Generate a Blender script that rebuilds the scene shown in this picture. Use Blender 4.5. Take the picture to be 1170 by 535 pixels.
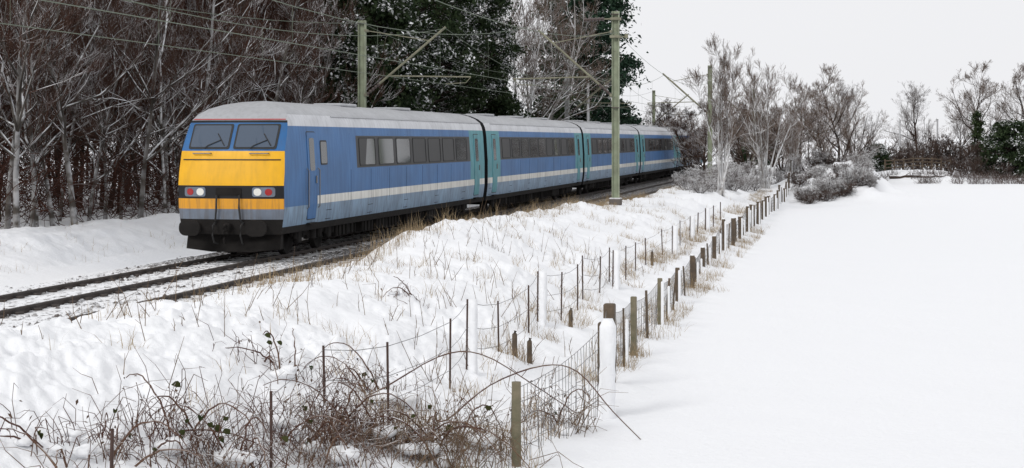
import bpy, math, random
import numpy as np
from mathutils import Vector, Matrix
random.seed(7); RNG = np.random.default_rng(11)
S = bpy.context.scene; COL = S.collection
for o in list(bpy.data.objects): bpy.data.objects.remove(o)

# ------------------------------------------------------------------ camera, sky, sun
CAMZ, F, HY = 3.9, 1950.0, 160.0            # eye height, focal length (photo px), horizon row
cam = bpy.data.objects.new('camera', bpy.data.cameras.new('camera')); COL.objects.link(cam)
cam.location = (0, 0, CAMZ); cam.rotation_euler = (math.radians(90), 0, 0)
cam.data.sensor_width = 36; cam.data.lens = 36 * F / 1170
cam.data.shift_y = -(267.5 - HY) / 1170
cam.data.clip_start = 0.3; cam.data.clip_end = 9000
S.camera = cam
W = bpy.data.worlds.new('World'); S.world = W; W.use_nodes = True
nt = W.node_tree; nt.nodes.clear()
wo = nt.nodes.new('ShaderNodeOutputWorld'); bg = nt.nodes.new('ShaderNodeBackground')
sky = nt.nodes.new('ShaderNodeTexSky'); sky.sky_type = 'NISHITA'; sky.sun_disc = False
sky.sun_elevation = math.radians(34); sky.sun_rotation = math.radians(218); sky.dust_density = 6
hs = nt.nodes.new('ShaderNodeHueSaturation'); hs.inputs['Saturation'].default_value = 0.1; hs.inputs['Value'].default_value = 0.07
mx = nt.nodes.new('ShaderNodeMix'); mx.data_type = 'RGBA'; mx.inputs['Factor'].default_value = 0.93
mx.inputs['B'].default_value = (0.925, 0.93, 0.955, 1)      # closed cloud layer
nt.links.new(sky.outputs[0], hs.inputs['Color']); nt.links.new(hs.outputs[0], mx.inputs['A'])
nt.links.new(mx.outputs['Result'], bg.inputs['Color']); bg.inputs['Strength'].default_value = 1.0
nt.links.new(bg.outputs[0], wo.inputs['Surface'])
sl = bpy.data.lights.new('sun', 'SUN'); sl.energy = 1.25; sl.angle = math.radians(18); sl.color = (1, 0.98, 0.95)
so = bpy.data.objects.new('sun', sl); COL.objects.link(so)
so.rotation_euler = (math.radians(56), 0, math.radians(-38))
S.view_settings.view_transform = 'Standard'; S.view_settings.look = 'None'
S.view_settings.exposure = 0; S.view_settings.gamma = 1
S.render.engine = 'CYCLES'

# ------------------------------------------------------------------ helpers
TH = math.atan(0.2); SN, CS = math.sin(TH), math.cos(TH)     # track bearing right of the view axis
RZ = math.pi / 2 - TH
def P(s, L, z=0.0): return Vector((s * SN - L * CS, s * CS + L * SN, z))
def YL(x, L): return F * L / (CS * (975.0 - x))              # depth at which the line of lateral L crosses column x
def XL(x, L): Y = YL(x, L); return ((x - 585) * Y / F, Y)
def zpx(y, Y): return CAMZ - (y - HY) * Y / F                # height of row y at depth Y
def tag(o, label=None, cat=None, group=None, kind=None):
    if label: o['label'] = label
    if cat: o['category'] = cat
    if group: o['group'] = group
    if kind: o['kind'] = kind
    return o
def empty(name, loc=(0, 0, 0), rz=0.0):
    o = bpy.data.objects.new(name, None); o.empty_display_size = 0.2
    o.location = loc; o.rotation_euler = (0, 0, rz); COL.objects.link(o); return o
def link(name, me, parent=None, loc=None):
    o = bpy.data.objects.new(name, me); COL.objects.link(o)
    if parent: o.parent = parent
    if loc is not None: o.location = loc
    return o
def np_mesh(name, V, Fc, mats, smooth=False, mi=None):
    me = bpy.data.meshes.new(name); V = np.asarray(V, np.float32); Fc = np.asarray(Fc, np.int32)
    n = Fc.shape[1]
    me.vertices.add(len(V)); me.vertices.foreach_set('co', V.ravel())
    me.loops.add(Fc.size); me.loops.foreach_set('vertex_index', Fc.ravel())
    me.polygons.add(len(Fc)); me.polygons.foreach_set('loop_start', np.arange(0, Fc.size, n, dtype=np.int32))
    if smooth: me.polygons.foreach_set('use_smooth', np.ones(len(Fc), bool))
    for m in (mats if isinstance(mats, (list, tuple)) else [mats]): me.materials.append(m)
    if mi is not None: me.polygons.foreach_set('material_index', np.asarray(mi, np.int32))
    me.update(calc_edges=True); return me
class MB:                                                     # mixed mesh builder
    def __init__(s): s.v = []; s.f = []; s.m = []
    def add(s, vs, fs, m=0):
        b = len(s.v); s.v += [tuple(v) for v in vs]
        s.f += [tuple(b + i for i in f) for f in fs]; s.m += [m] * len(fs)
    def box(s, c, d, m=0, bev=0.0, rot=None):
        x, y, z = d[0] / 2, d[1] / 2, d[2] / 2
        if bev <= 0:
            vs = [(a * x, b * y, e * z) for a in (-1, 1) for b in (-1, 1) for e in (-1, 1)]
            fs = [(0, 1, 3, 2), (4, 6, 7, 5), (0, 4, 5, 1), (2, 3, 7, 6), (0, 2, 6, 4), (1, 5, 7, 3)]
        else:                                                  # chamfered in the local xy outline and top/bottom
            bv = min(bev, x * .9, y * .9, z * .9); vs = []; fs = []
            def ring(ex, ey, zz): return [(ex, -ey + bv, zz), (ex, ey - bv, zz), (ex - bv, ey, zz), (-ex + bv, ey, zz), (-ex, ey - bv, zz), (-ex, -ey + bv, zz), (-ex + bv, -ey, zz), (ex - bv, -ey, zz)]
            rs = [ring(x - bv * .6, y - bv * .6, -z), ring(x, y, -z + bv), ring(x, y, z - bv), ring(x - bv * .6, y - bv * .6, z)]
            for r in rs: vs += r
            for k in range(3):
                for i in range(8): fs.append((k * 8 + i, k * 8 + (i + 1) % 8, k * 8 + 8 + (i + 1) % 8, k * 8 + 8 + i))
            fs.append(tuple(range(7, -1, -1))); fs.append(tuple(range(24, 32)))
        M = (rot if rot is not None else Matrix.Identity(3)); c = Vector(c)
        s.add([c + M @ Vector(v) for v in vs], fs, m); return s
    def tube(s, pts, r, n=6, m=0, cap=True):
        pts = [Vector(p) for p in pts]; rs = r if isinstance(r, (list, tuple)) else [r] * len(pts)
        vs = []; fs = []; up = Vector((0, 0, 1))
        for i, p in enumerate(pts):
            t = (pts[min(i + 1, len(pts) - 1)] - pts[max(i - 1, 0)]).normalized()
            a = t.cross(up); a = a.normalized() if a.length > .05 else t.cross(Vector((1, 0, 0))).normalized()
            b = t.cross(a)
            for k in range(n):
                q = 2 * math.pi * k / n; vs.append(p + rs[i] * (math.cos(q) * a + math.sin(q) * b))
        for i in range(len(pts) - 1):
            for k in range(n): fs.append((i * n + k, i * n + (k + 1) % n, (i + 1) * n + (k + 1) % n, (i + 1) * n + k))
        if cap: fs.append(tuple(range(n - 1, -1, -1))); fs.append(tuple(range((len(pts) - 1) * n, len(pts) * n)))
        s.add(vs, fs, m); return s
    def mesh(s, name, mats, smooth=False):
        me = bpy.data.meshes.new(name); me.from_pydata(s.v, [], s.f)
        for m in (mats if isinstance(mats, (list, tuple)) else [mats]): me.materials.append(m)
        me.polygons.foreach_set('material_index', s.m)
        if smooth: me.polygons.foreach_set('use_smooth', [True] * len(s.f))
        me.update(); return me
    def build(s, name, mats, parent=None, smooth=False, loc=None): return link(name, s.mesh(name, mats, smooth), parent, loc)
def copy_tree(o, parent=None):
    c = o.copy(); COL.objects.link(c); c.parent = parent
    for ch in list(o.children): copy_tree(ch, c)
    return c
def seg_tubes(A, B, ra, rb, n=3):                             # vectorised prisms
    A = np.asarray(A, float); B = np.asarray(B, float); d = B - A; l = np.linalg.norm(d, axis=1, keepdims=True); d = d / np.maximum(l, 1e-6)
    ref = np.where(np.abs(d[:, 2:3]) > .9, np.array([[1., 0, 0]]), np.array([[0, 0, 1.]]))
    u = np.cross(d, ref); u /= np.maximum(np.linalg.norm(u, axis=1, keepdims=True), 1e-6); w = np.cross(d, u)
    V = np.zeros((len(A), 2 * n, 3))
    for k in range(n):
        q = 2 * math.pi * k / n + .5; e = math.cos(q) * u + math.sin(q) * w
        V[:, k] = A + e * ra[:, None]; V[:, n + k] = B + e * rb[:, None]
    base = (np.arange(len(A)) * 2 * n)[:, None]
    Fs = np.concatenate([base + np.array([[k, (k + 1) % n, n + (k + 1) % n, n + k]]) for k in range(n)], 0)
    return V.reshape(-1, 3), Fs
def merge(parts):
    vs = []; fs = []; b = 0
    for v, f in parts: vs.append(v); fs.append(f + b); b += len(v)
    return np.concatenate(vs), np.concatenate(fs)

def _h(ix, iy, seed):
    n = (ix.astype(np.int64) * 374761393 + iy.astype(np.int64) * 668265263 + seed * 974711) & 0xffffffff
    n = ((n ^ (n >> 13)) * 1274126177) & 0xffffffff
    return ((n ^ (n >> 16)) & 0xffff) / 65535.0
def vnoise(x, y, seed=0):
    x = np.asarray(x, float); y = np.asarray(y, float)
    ix = np.floor(x); iy = np.floor(y); fx = x - ix; fy = y - iy; ix = ix.astype(np.int64); iy = iy.astype(np.int64)
    fx = fx * fx * (3 - 2 * fx); fy = fy * fy * (3 - 2 * fy)
    a = _h(ix, iy, seed); b = _h(ix + 1, iy, seed); c = _h(ix, iy + 1, seed); d = _h(ix + 1, iy + 1, seed)
    return (a + (b - a) * fx) * (1 - fy) + (c + (d - c) * fx) * fy - .5
def fbm(x, y, seed=0, o=4):
    t = 0; a = 1.0
    for k in range(o): t = t + a * vnoise(x * 2 ** k + 17.3 * k, y * 2 ** k - 9.1 * k, seed + k); a *= .5
    return t
def sst(x, a, b): t = np.clip((x - a) / (b - a), 0, 1); return t * t * (3 - 2 * t)

# ------------------------------------------------------------------ materials
def mat(name, col, rough=.6, metal=0.0, spec=.5, bump=0.0, bscale=20.0, var=0.0, vscale=3.0, coat=0.0, col2=None):
    m = bpy.data.materials.new(name); m.use_nodes = True; t = m.node_tree; b = t.nodes['Principled BSDF']
    b.inputs['Base Color'].default_value = (*col, 1); b.inputs['Roughness'].default_value = rough
    b.inputs['Metallic'].default_value = metal; b.inputs['Specular IOR Level'].default_value = spec
    b.inputs['Coat Weight'].default_value = coat
    tc = t.nodes.new('ShaderNodeTexCoord')
    if var > 0 or col2:
        n = t.nodes.new('ShaderNodeTexNoise'); n.inputs['Scale'].default_value = vscale; n.inputs['Detail'].default_value = 5
        t.links.new(tc.outputs['Object'], n.inputs['Vector'])
        r = t.nodes.new('ShaderNodeMapRange'); r.inputs[1].default_value = .35; r.inputs[2].default_value = .68
        t.links.new(n.outputs['Fac'], r.inputs[0])
        x = t.nodes.new('ShaderNodeMix'); x.data_type = 'RGBA'; x.inputs['A'].default_value = (*col, 1)
        x.inputs['B'].default_value = (*(col2 or tuple(c * (1 - var) for c in col)), 1)
        t.links.new(r.outputs[0], x.inputs['Factor']); t.links.new(x.outputs['Result'], b.inputs['Base Color'])
    if bump > 0:
        n = t.nodes.new('ShaderNodeTexNoise'); n.inputs['Scale'].default_value = bscale; n.inputs['Detail'].default_value = 6
        t.links.new(tc.outputs['Object'], n.inputs['Vector'])
        bp = t.nodes.new('ShaderNodeBump'); bp.inputs['Strength'].default_value = bump; bp.inputs['Distance'].default_value = .03
        t.links.new(n.outputs['Fac'], bp.inputs['Height']); t.links.new(bp.outputs[0], b.inputs['Normal'])
    return m
SNOWC = (.86, .868, .885)
def snowy(name, col, col2, lo=.15, hi=.6, nlo=.4, nhi=.55, nscale=2.0, rough=.85, side=0.0):
    """own colour, with snow lying where the surface looks up"""
    m = bpy.data.materials.new(name); m.use_nodes = True; t = m.node_tree; b = t.nodes['Principled BSDF']; N = t.nodes.new
    b.inputs['Roughness'].default_value = rough; b.inputs['Specular IOR Level'].default_value = .03
    tc = N('ShaderNodeTexCoord'); g = N('ShaderNodeNewGeometry'); sx = N('ShaderNodeSeparateXYZ'); t.links.new(g.outputs['Normal'], sx.inputs[0])
    n0 = N('ShaderNodeTexNoise'); n0.inputs['Scale'].default_value = 1.3; n0.inputs['Detail'].default_value = 4; t.links.new(tc.outputs['Object'], n0.inputs['Vector'])
    r0 = N('ShaderNodeMapRange'); r0.inputs[1].default_value = .38; r0.inputs[2].default_value = .62; t.links.new(n0.outputs['Fac'], r0.inputs[0])
    c = N('ShaderNodeMix'); c.data_type = 'RGBA'; c.inputs['A'].default_value = (*col, 1); c.inputs['B'].default_value = (*col2, 1); t.links.new(r0.outputs[0], c.inputs['Factor'])
    a = N('ShaderNodeMapRange'); a.inputs[1].default_value = lo; a.inputs[2].default_value = hi; t.links.new(sx.outputs['Z'], a.inputs[0])
    n1 = N('ShaderNodeTexNoise'); n1.inputs['Scale'].default_value = nscale; n1.inputs['Detail'].default_value = 5; t.links.new(tc.outputs['Object'], n1.inputs['Vector'])
    r1 = N('ShaderNodeMapRange'); r1.inputs[1].default_value = nlo; r1.inputs[2].default_value = nhi; t.links.new(n1.outputs['Fac'], r1.inputs[0])
    mu = N('ShaderNodeMath'); mu.operation = 'MULTIPLY'; t.links.new(a.outputs[0], mu.inputs[0]); t.links.new(r1.outputs[0], mu.inputs[1])
    x = N('ShaderNodeMix'); x.data_type = 'RGBA'; x.inputs['B'].default_value = (*SNOWC, 1)
    t.links.new(c.outputs['Result'], x.inputs['A']); t.links.new(mu.outputs[0], x.inputs['Factor']); t.links.new(x.outputs['Result'], b.inputs['Base Color'])
    return m
def snow_mat(name, ground=None, cover=.5):
    m = bpy.data.materials.new(name); m.use_nodes = True; t = m.node_tree; b = t.nodes['Principled BSDF']; N = t.nodes.new
    b.inputs['Roughness'].default_value = .75; b.inputs['Specular IOR Level'].default_value = .15
    b.inputs['Base Color'].default_value = (*SNOWC, 1)
    tc = N('ShaderNodeTexCoord')
    n1 = N('ShaderNodeTexNoise'); n1.inputs['Scale'].default_value = 7; n1.inputs['Detail'].default_value = 8; n1.inputs['Roughness'].default_value = .68
    t.links.new(tc.outputs['Object'], n1.inputs['Vector'])
    bp = N('ShaderNodeBump'); bp.inputs['Strength'].default_value = .55; bp.inputs['Distance'].default_value = .05
    t.links.new(n1.outputs['Fac'], bp.inputs['Height']); t.links.new(bp.outputs[0], b.inputs['Normal'])
    if ground:
        n2 = N('ShaderNodeTexNoise'); n2.inputs['Scale'].default_value = 9; n2.inputs['Detail'].default_value = 6; n2.inputs['Roughness'].default_value = .65
        t.links.new(tc.outputs['Object'], n2.inputs['Vector'])
        r = N('ShaderNodeMapRange'); r.inputs[1].default_value = cover; r.inputs[2].default_value = cover + .05; t.links.new(n2.outputs['Fac'], r.inputs[0])
        x = N('ShaderNodeMix'); x.data_type = 'RGBA'; x.inputs['A'].default_value = (*SNOWC, 1); x.inputs['B'].default_value = (*ground, 1)
        t.links.new(r.outputs[0], x.inputs['Factor']); t.links.new(x.outputs['Result'], b.inputs['Base Color'])
    return m
M = {}
M['snow'] = snow_mat('snow')
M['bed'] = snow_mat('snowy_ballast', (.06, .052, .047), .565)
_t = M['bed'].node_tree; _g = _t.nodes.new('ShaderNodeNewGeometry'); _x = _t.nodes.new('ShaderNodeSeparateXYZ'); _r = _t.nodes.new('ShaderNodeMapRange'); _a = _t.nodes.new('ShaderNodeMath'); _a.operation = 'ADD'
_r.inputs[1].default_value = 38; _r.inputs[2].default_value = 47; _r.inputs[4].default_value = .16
_t.links.new(_g.outputs['Position'], _x.inputs[0]); _t.links.new(_x.outputs['Y'], _r.inputs[0])           # bare ballast shows more here, with the train's shade put into its colour
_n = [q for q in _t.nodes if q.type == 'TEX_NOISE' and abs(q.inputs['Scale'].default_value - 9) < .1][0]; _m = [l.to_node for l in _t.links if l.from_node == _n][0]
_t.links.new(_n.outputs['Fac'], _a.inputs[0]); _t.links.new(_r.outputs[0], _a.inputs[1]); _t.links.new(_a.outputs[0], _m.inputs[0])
M['rail'] = mat('rail_steel', (.045, .033, .028), .6, .2, var=.4, vscale=8)
M['sleeper'] = snowy('sleeper', (.12, .105, .095), (.17, .15, .14), .2, .7, .36, .5, 6)
M['stone'] = snowy('ballast_stone', (.09, .08, .075), (.14, .12, .11), .5, .9, .4, .6, 3)
M['bark_dark'] = snowy('bark_dark', (.030, .021, .017), (.052, .036, .029), .3, .9, .46, .66, 1.4)
M['bark_grey'] = snowy('bark_grey', (.13, .115, .10), (.042, .036, .031), -.2, .4, .40, .54, 2.2)
M['bark_pale'] = snowy('bark_pale', (.36, .34, .32), (.16, .145, .13), -.35, .3, .34, .5, 2.5)
M['twig_red'] = snowy('twig_red', (.082, .036, .026), (.046, .025, .019), .55, 1., .54, .72, .9)
M['twig_dark'] = snowy('twig_dark', (.068, .036, .027), (.09, .055, .042), .0, .6, .475, .58, .8)
M['twig_snow'] = snowy('twig_snow', (.14, .115, .105), (.19, .165, .15), -.3, .45, .34, .5, 1.2)
M['twig_brown'] = snowy('twig_brown', (.11, .075, .055), (.15, .105, .08), .1, .9, .4, .6, 1.0)
M['ever'] = snowy('evergreen_leaf', (.022, .036, .018), (.042, .058, .028), .25, .65, .50, .56, .5)
M['ever2'] = snowy('pine_needle', (.022, .046, .030), (.038, .066, .042), .5, .9, .55, .66, .8)
M['hedge'] = snowy('hedge_twig', (.10, .07, .058), (.07, .052, .046), .0, .8, .48, .62, .7)
M['ivy'] = snowy('ivy_leaf', (.03, .045, .022), (.05, .07, .03), .6, .95, .5, .65, 1.5)
M['cane'] = snowy('bramble_cane', (.085, .042, .034), (.15, .095, .065), .5, .92, .42, .58, 5)
M['stalk'] = mat('dry_stalk', (.20, .135, .08), .85, col2=(.10, .065, .042), vscale=2)
M['dead_leaf'] = mat('withered_leaf', (.10, .055, .03), .85, col2=(.05, .03, .02), vscale=9)
M['straw'] = mat('dry_grass_blade', (.36, .27, .155), .85, col2=(.22, .155, .085), vscale=1.5)
M['leaf'] = snowy('bramble_leaf', (.035, .048, .018), (.07, .07, .028), .8, 1., .6, .7, 6)
M['wood'] = mat('weathered_post', (.20, .17, .115), .85, bump=.5, bscale=30, col2=(.11, .105, .062), vscale=6)
M['wood_dark'] = mat('wet_post', (.12, .085, .055), .85, bump=.5, bscale=30, col2=(.065, .05, .036), vscale=7)
M['rust'] = mat('rusty_rod', (.075, .042, .033), .8, .1, var=.4, vscale=12)
M['wire'] = mat('fence_wire', (.20, .195, .195), .6, .3)
M['mast'] = mat('lichened_steel', (.30, .34, .235), .75, bump=.2, bscale=15, col2=(.20, .215, .15), vscale=2.2)
M['mast_grey'] = mat('galvanised_steel', (.42, .43, .43), .6, .2, col2=(.30, .31, .30), vscale=2)
M['arm'] = mat('cantilever_steel', (.25, .24, .17), .7, .1, var=.3)
M['insul'] = mat('brown_insulator', (.07, .05, .045), .35)
M['cable'] = mat('copper_cable', (.13, .155, .115), .8, .0)
M['white_pole'] = mat('white_painted_pole', (.50, .50, .51), .5, var=.12)
M['t_roof'] = mat('train_roof_grey', (.43, .44, .46), .4, .1, var=.18, vscale=.6)
M['t_cant'] = mat('train_cantrail_sky_sheen', (.62, .63, .66), .3, var=.16, vscale=1.0)  # pale tone holds the sky's reflection along the curved roof side
M['t_blue'] = mat('train_blue', (.034, .140, .345), .36, var=.22, vscale=.9, spec=.3)
M['t_lblue'] = mat('train_pale_blue', (.21, .32, .45), .4, var=.3, vscale=1.2, spec=.35)
M['t_white'] = mat('train_white_stripe', (.72, .71, .66), .3, var=.12, vscale=1.0, coat=.2)
M['t_teal'] = mat('train_teal', (.05, .27, .32), .35, var=.22, spec=.4)
M['t_yellow'] = mat('train_yellow', (.84, .44, .012), .35, var=.14, vscale=1.5, spec=.35)
M['t_orange'] = mat('train_deep_yellow', (.74, .33, .015), .35, var=.15, vscale=1.5)
M['t_black'] = mat('train_black', (.014, .014, .016), .45, spec=.3, var=.3, vscale=2)
M['t_under'] = mat('train_underframe', (.020, .018, .017), .85, spec=.15, var=.35, vscale=3, bump=.3, bscale=12)
M['t_red'] = mat('train_red_line', (.42, .03, .03), .35)
M['t_grey'] = mat('train_valance_grey', (.16, .19, .24), .45, var=.2)
M['glass'] = mat('tinted_window', (.022, .028, .033), .06, spec=.6)
M['screen'] = mat('windscreen_glass', (.05, .075, .115), .05, spec=.8)
M['rubber'] = mat('rubber', (.02, .02, .02), .7)
M['lamp'] = mat('lamp_lens', (.75, .74, .68), .1, spec=.8)
M['lampr'] = mat('tail_lamp_lens', (.35, .02, .02), .12)
M['steel'] = mat('worn_steel', (.22, .21, .2), .4, .7)

def add_dirt(m, amt=.55):
    t = m.node_tree; b = t.nodes['Principled BSDF']; N = t.nodes.new; tc = N('ShaderNodeTexCoord'); mp = N('ShaderNodeMapping'); mp.inputs['Scale'].default_value = (5.0, 5.0, .5)
    n = N('ShaderNodeTexNoise'); n.inputs['Scale'].default_value = 1.6; n.inputs['Detail'].default_value = 7; n.inputs['Roughness'].default_value = .65
    t.links.new(tc.outputs['Object'], mp.inputs[0]); t.links.new(mp.outputs[0], n.inputs['Vector'])
    r = N('ShaderNodeMapRange'); r.inputs[1].default_value = .46; r.inputs[2].default_value = .74; r.inputs[4].default_value = amt; t.links.new(n.outputs['Fac'], r.inputs[0])
    x = N('ShaderNodeMix'); x.data_type = 'RGBA'; x.inputs['B'].default_value = (.085, .07, .058, 1)
    l = b.inputs['Base Color'].links[0]; src = l.from_socket; t.links.new(src, x.inputs['A']); t.links.new(r.outputs[0], x.inputs['Factor']); t.links.new(x.outputs['Result'], b.inputs['Base Color'])
    r2 = N('ShaderNodeMapRange'); r2.inputs[3].default_value = .28; r2.inputs[4].default_value = .65; t.links.new(n.outputs['Fac'], r2.inputs[0]); t.links.new(r2.outputs[0], b.inputs['Roughness'])
for k_, a_ in (('t_blue', .26), ('t_lblue', .75), ('t_white', .55), ('t_cant', .25), ('t_teal', .4), ('t_roof', .22), ('t_yellow', .16), ('t_orange', .6), ('t_grey', .7)): add_dirt(M[k_], a_)

# ------------------------------------------------------------------ ground
PL = [-400, 3.0, 3.9, 5.4, 6.8, 8.3, 9.3, 10.0, 10.7, 11.2, 17.6, 18.6, 19.8, 21.4, 22.4, 24.5, 30, 60, 400]
PZ = [0, 0, .08, .42, .95, 1.45, 1.60, 1.50, 1.0, .66, .66, .60, .74, 1.25, 1.42, 1.0, .9, 1.2, 3.0]
def ground(x, y, rough=True):
    x = np.asarray(x, float); y = np.asarray(y, float)
    s = x * SN + y * CS; L = -x * CS + y * SN
    z = np.interp(L, PL, PZ)
    bank = sst(L, 4.2, 6.5) * (1 - sst(L, 10.0, 11.2))
    crest = sst(L, 7.0, 9.0) * (1 - sst(L, 10.2, 11.2))
    z = z + crest * (.18 * np.exp(-((s - 40) / 5.0) ** 2) - .10 * np.exp(-((s - 31) / 2.5) ** 2) - .36 * sst(s, 56, 70) + .12 * np.exp(-((s - 98) / 5) ** 2))
    z = z - bank * sst(s, 60, 100) * .12
    far = sst(L, 18.6, 21.5)
    if rough:
        lump = .35 + 1.5 * np.clip(fbm(x / 2.6, y / 2.6, 77, 2) + .32, 0, 1)
        z = z + bank * (.34 * fbm(x / 2.1, y / 2.1, 3, 3) + lump * (.13 * fbm(x / .62, y / .62, 9, 3) + .12 * np.abs(fbm(x / .30, y / .30, 21, 3)) + .05 * fbm(x / .11, y / .11, 23, 2)))
        z = z + sst(L, 2.6, 4.2) * (1 - sst(L, 4.8, 6.5)) * (.16 * fbm(x / .8, y / .8, 5, 3) + .03)
        z = z + far * (.34 * fbm(x / 1.8, y / 1.8, 13, 4) + .06 * fbm(x / .3, y / .3, 14, 2))
        z = z + (1 - sst(L, 2.4, 3.4)) * (.07 * fbm(x / 9, y / 9, 31, 2) + .018 * fbm(x / 1.1, y / 1.1, 33, 3))
    # right-hand far side: raised verge behind the field, then rising farmland
    fld = 1 - sst(L, 6, 12)
    lip = sst(y, 148, 156) * fld
    z = z + lip * (.25 + .6 * np.exp(-(((x / np.maximum(y, 1) - .237) / .03) ** 2))) + lip * .5 * fbm(x / 4.0, y / 4.0, 41, 3) * (1 - sst(y, 200, 260))
    hill = sst(y, 230, 900) * 5.2 + np.clip(y - 900, 0, 4000) * .0032
    z = z + hill * (1 - sst(L, 6, 9) * (1 - sst(L, 20, 40)))
    # bramble mound at the far end of the fence
    mx_, my_ = 21.5, 112.0
    z = z + 2.0 * np.exp(-(((x - mx_) / 3.4) ** 2 + ((y - my_) / 7.0) ** 2)) * (1 + .9 * fbm(x / 1.1, y / 1.1, 51, 3))
    return z
def gz(x, y): return float(ground(np.array([x]), np.array([y]))[0])
def gp(px, py, d0=8.0, d1=400.0):                              # where the view ray of a pixel meets the ground
    Y = np.geomspace(d0, d1, 4000); X = (px - 585) * Y / F; Z = CAMZ - (py - HY) * Y / F
    i = np.argmax(Z < ground(X, Y)); return Vector((X[i], Y[i], float(ground(X[i:i + 1], Y[i:i + 1])[0])))
rows = np.concatenate([np.linspace(1, 15, 22)[:-1], np.geomspace(15, 62, 440)[:-1], np.geomspace(62, 130, 130)[:-1], np.geomspace(130, 320, 110)[:-1], np.geomspace(320, 6000, 60)])
cols = np.concatenate([np.linspace(-1.6, -.44, 40)[:-1], np.linspace(-.44, -.31, 60)[:-1], np.linspace(-.31, .12, 450)[:-1], np.linspace(.12, .40, 90), np.linspace(.40, 1.6, 40)[1:]])
YY, TT = np.meshgrid(rows, cols, indexing='ij'); XX = YY * TT
V = np.stack([XX, YY, ground(XX, YY)], -1).reshape(-1, 3)
nr, nc = YY.shape; idx = np.arange(nr * nc).reshape(nr, nc)
Fq = np.stack([idx[:-1, :-1], idx[:-1, 1:], idx[1:, 1:], idx[1:, :-1]], -1).reshape(-1, 4)
tag(link('snowy_ground', np_mesh('snowy_ground', V, Fq, M['snow'], True)), kind='structure')
# ballast bed of the two tracks
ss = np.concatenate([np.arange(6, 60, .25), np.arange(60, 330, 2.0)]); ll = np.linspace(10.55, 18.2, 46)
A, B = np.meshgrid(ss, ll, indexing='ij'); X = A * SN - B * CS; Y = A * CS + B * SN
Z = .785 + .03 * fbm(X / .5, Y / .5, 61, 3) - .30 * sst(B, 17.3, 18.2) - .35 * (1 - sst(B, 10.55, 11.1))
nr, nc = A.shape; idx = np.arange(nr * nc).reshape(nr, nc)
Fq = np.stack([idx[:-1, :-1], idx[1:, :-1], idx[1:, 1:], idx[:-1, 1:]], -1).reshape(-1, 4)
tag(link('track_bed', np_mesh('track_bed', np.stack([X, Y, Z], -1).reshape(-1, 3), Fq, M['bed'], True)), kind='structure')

# ------------------------------------------------------------------ tracks
RAILZ = .9
def rail_mesh(s0, s1):
    prof = [(-.07, 0), (.07, 0), (.07, .02), (.014, .035), (.014, .11), (.036, .122), (.036, .155), (.026, .16), (-.026, .16), (-.036, .155), (-.036, .122), (-.014, .11), (-.014, .035), (-.07, .02)]
    mb = MB(); n = len(prof)
    mb.add([(s, u, h) for s in (s0, s1) for u, h in prof], [(k, (k + 1) % n, n + (k + 1) % n, n + k) for k in range(n)] + [tuple(range(n - 1, -1, -1)), tuple(range(n, 2 * n))])
    return mb.mesh('rail', M['rail'])
rme = rail_mesh(6, 330)
sme = MB().box((0, 0, 0), (.26, 2.5, .12), 0, .02).mesh('sleeper', M['sleeper'])
fme = None
for Lc, lab in ((15.41, 'far railway track under the train, rails dark against snow'), (12.24, 'near railway track half buried behind the snow bank')):
    t = tag(empty('railway_track', P(0, Lc, 0), RZ), lab, 'railway track', 'double railway track')
    for u in (-.7175, .7175): link('rail', rme, t, (0, u, RAILZ - .16))
    for k in range(70): link('sleeper', sme, t, (12 + .7 * k, 0, RAILZ - .16 - .005))
    mb = MB()
    for k in range(70):
        for u in (-.7175, .7175):
            for q in (-1, 1): mb.box((12 + .7 * k, u + q * .12, RAILZ - .098), (.17, .12, .07), 0, .015)
    tag(mb.build('rail_fastening', M['rail'], t), kind='stuff')
# loose ballast stones poking out of the snow
n = 5200; a = RNG.uniform(14, 62, n); b = RNG.choice([13.1, 13.6, 14.2, 14.9, 15.9, 16.5, 16.8], n) + RNG.normal(0, .28, n)
keep = fbm(a / 1.5, b / .5, 71, 3) > .02; a = a[keep]; b = b[keep]
X = a * SN - b * CS; Y = a * CS + b * SN; c = np.stack([X, Y, np.full(len(a), .795)], -1)
base = np.array([[-1, -.6, 0], [.8, -1, 0], [1, .7, 0], [-.6, 1, 0], [-.4, -.3, .8], [.5, -.2, .9], [.3, .5, .7]], float)
bf = np.array([[0, 1, 5, 4], [1, 2, 6, 5], [2, 3, 4, 6], [3, 0, 4, 4], [4, 5, 6, 6]])
r = RNG.uniform(.018, .045, len(a)); Vs = c[:, None] + base[None] * r[:, None, None] * RNG.uniform(.6, 1.3, (len(a), 1, 3))
T = np.concatenate([np.stack([bf[:, 0], bf[:, 1], bf[:, 2]], -1), np.stack([bf[:3, 0], bf[:3, 2], bf[:3, 3]], -1)])
Fs = (np.arange(len(a)) * 7)[:, None, None] + T[None]
tag(link('ballast_stones', np_mesh('ballast_stones', Vs.reshape(-1, 3), Fs.reshape(-1, 3), M['stone'])), 'dark ballast stones showing through snow between the rails', 'ballast', kind='stuff')

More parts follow.
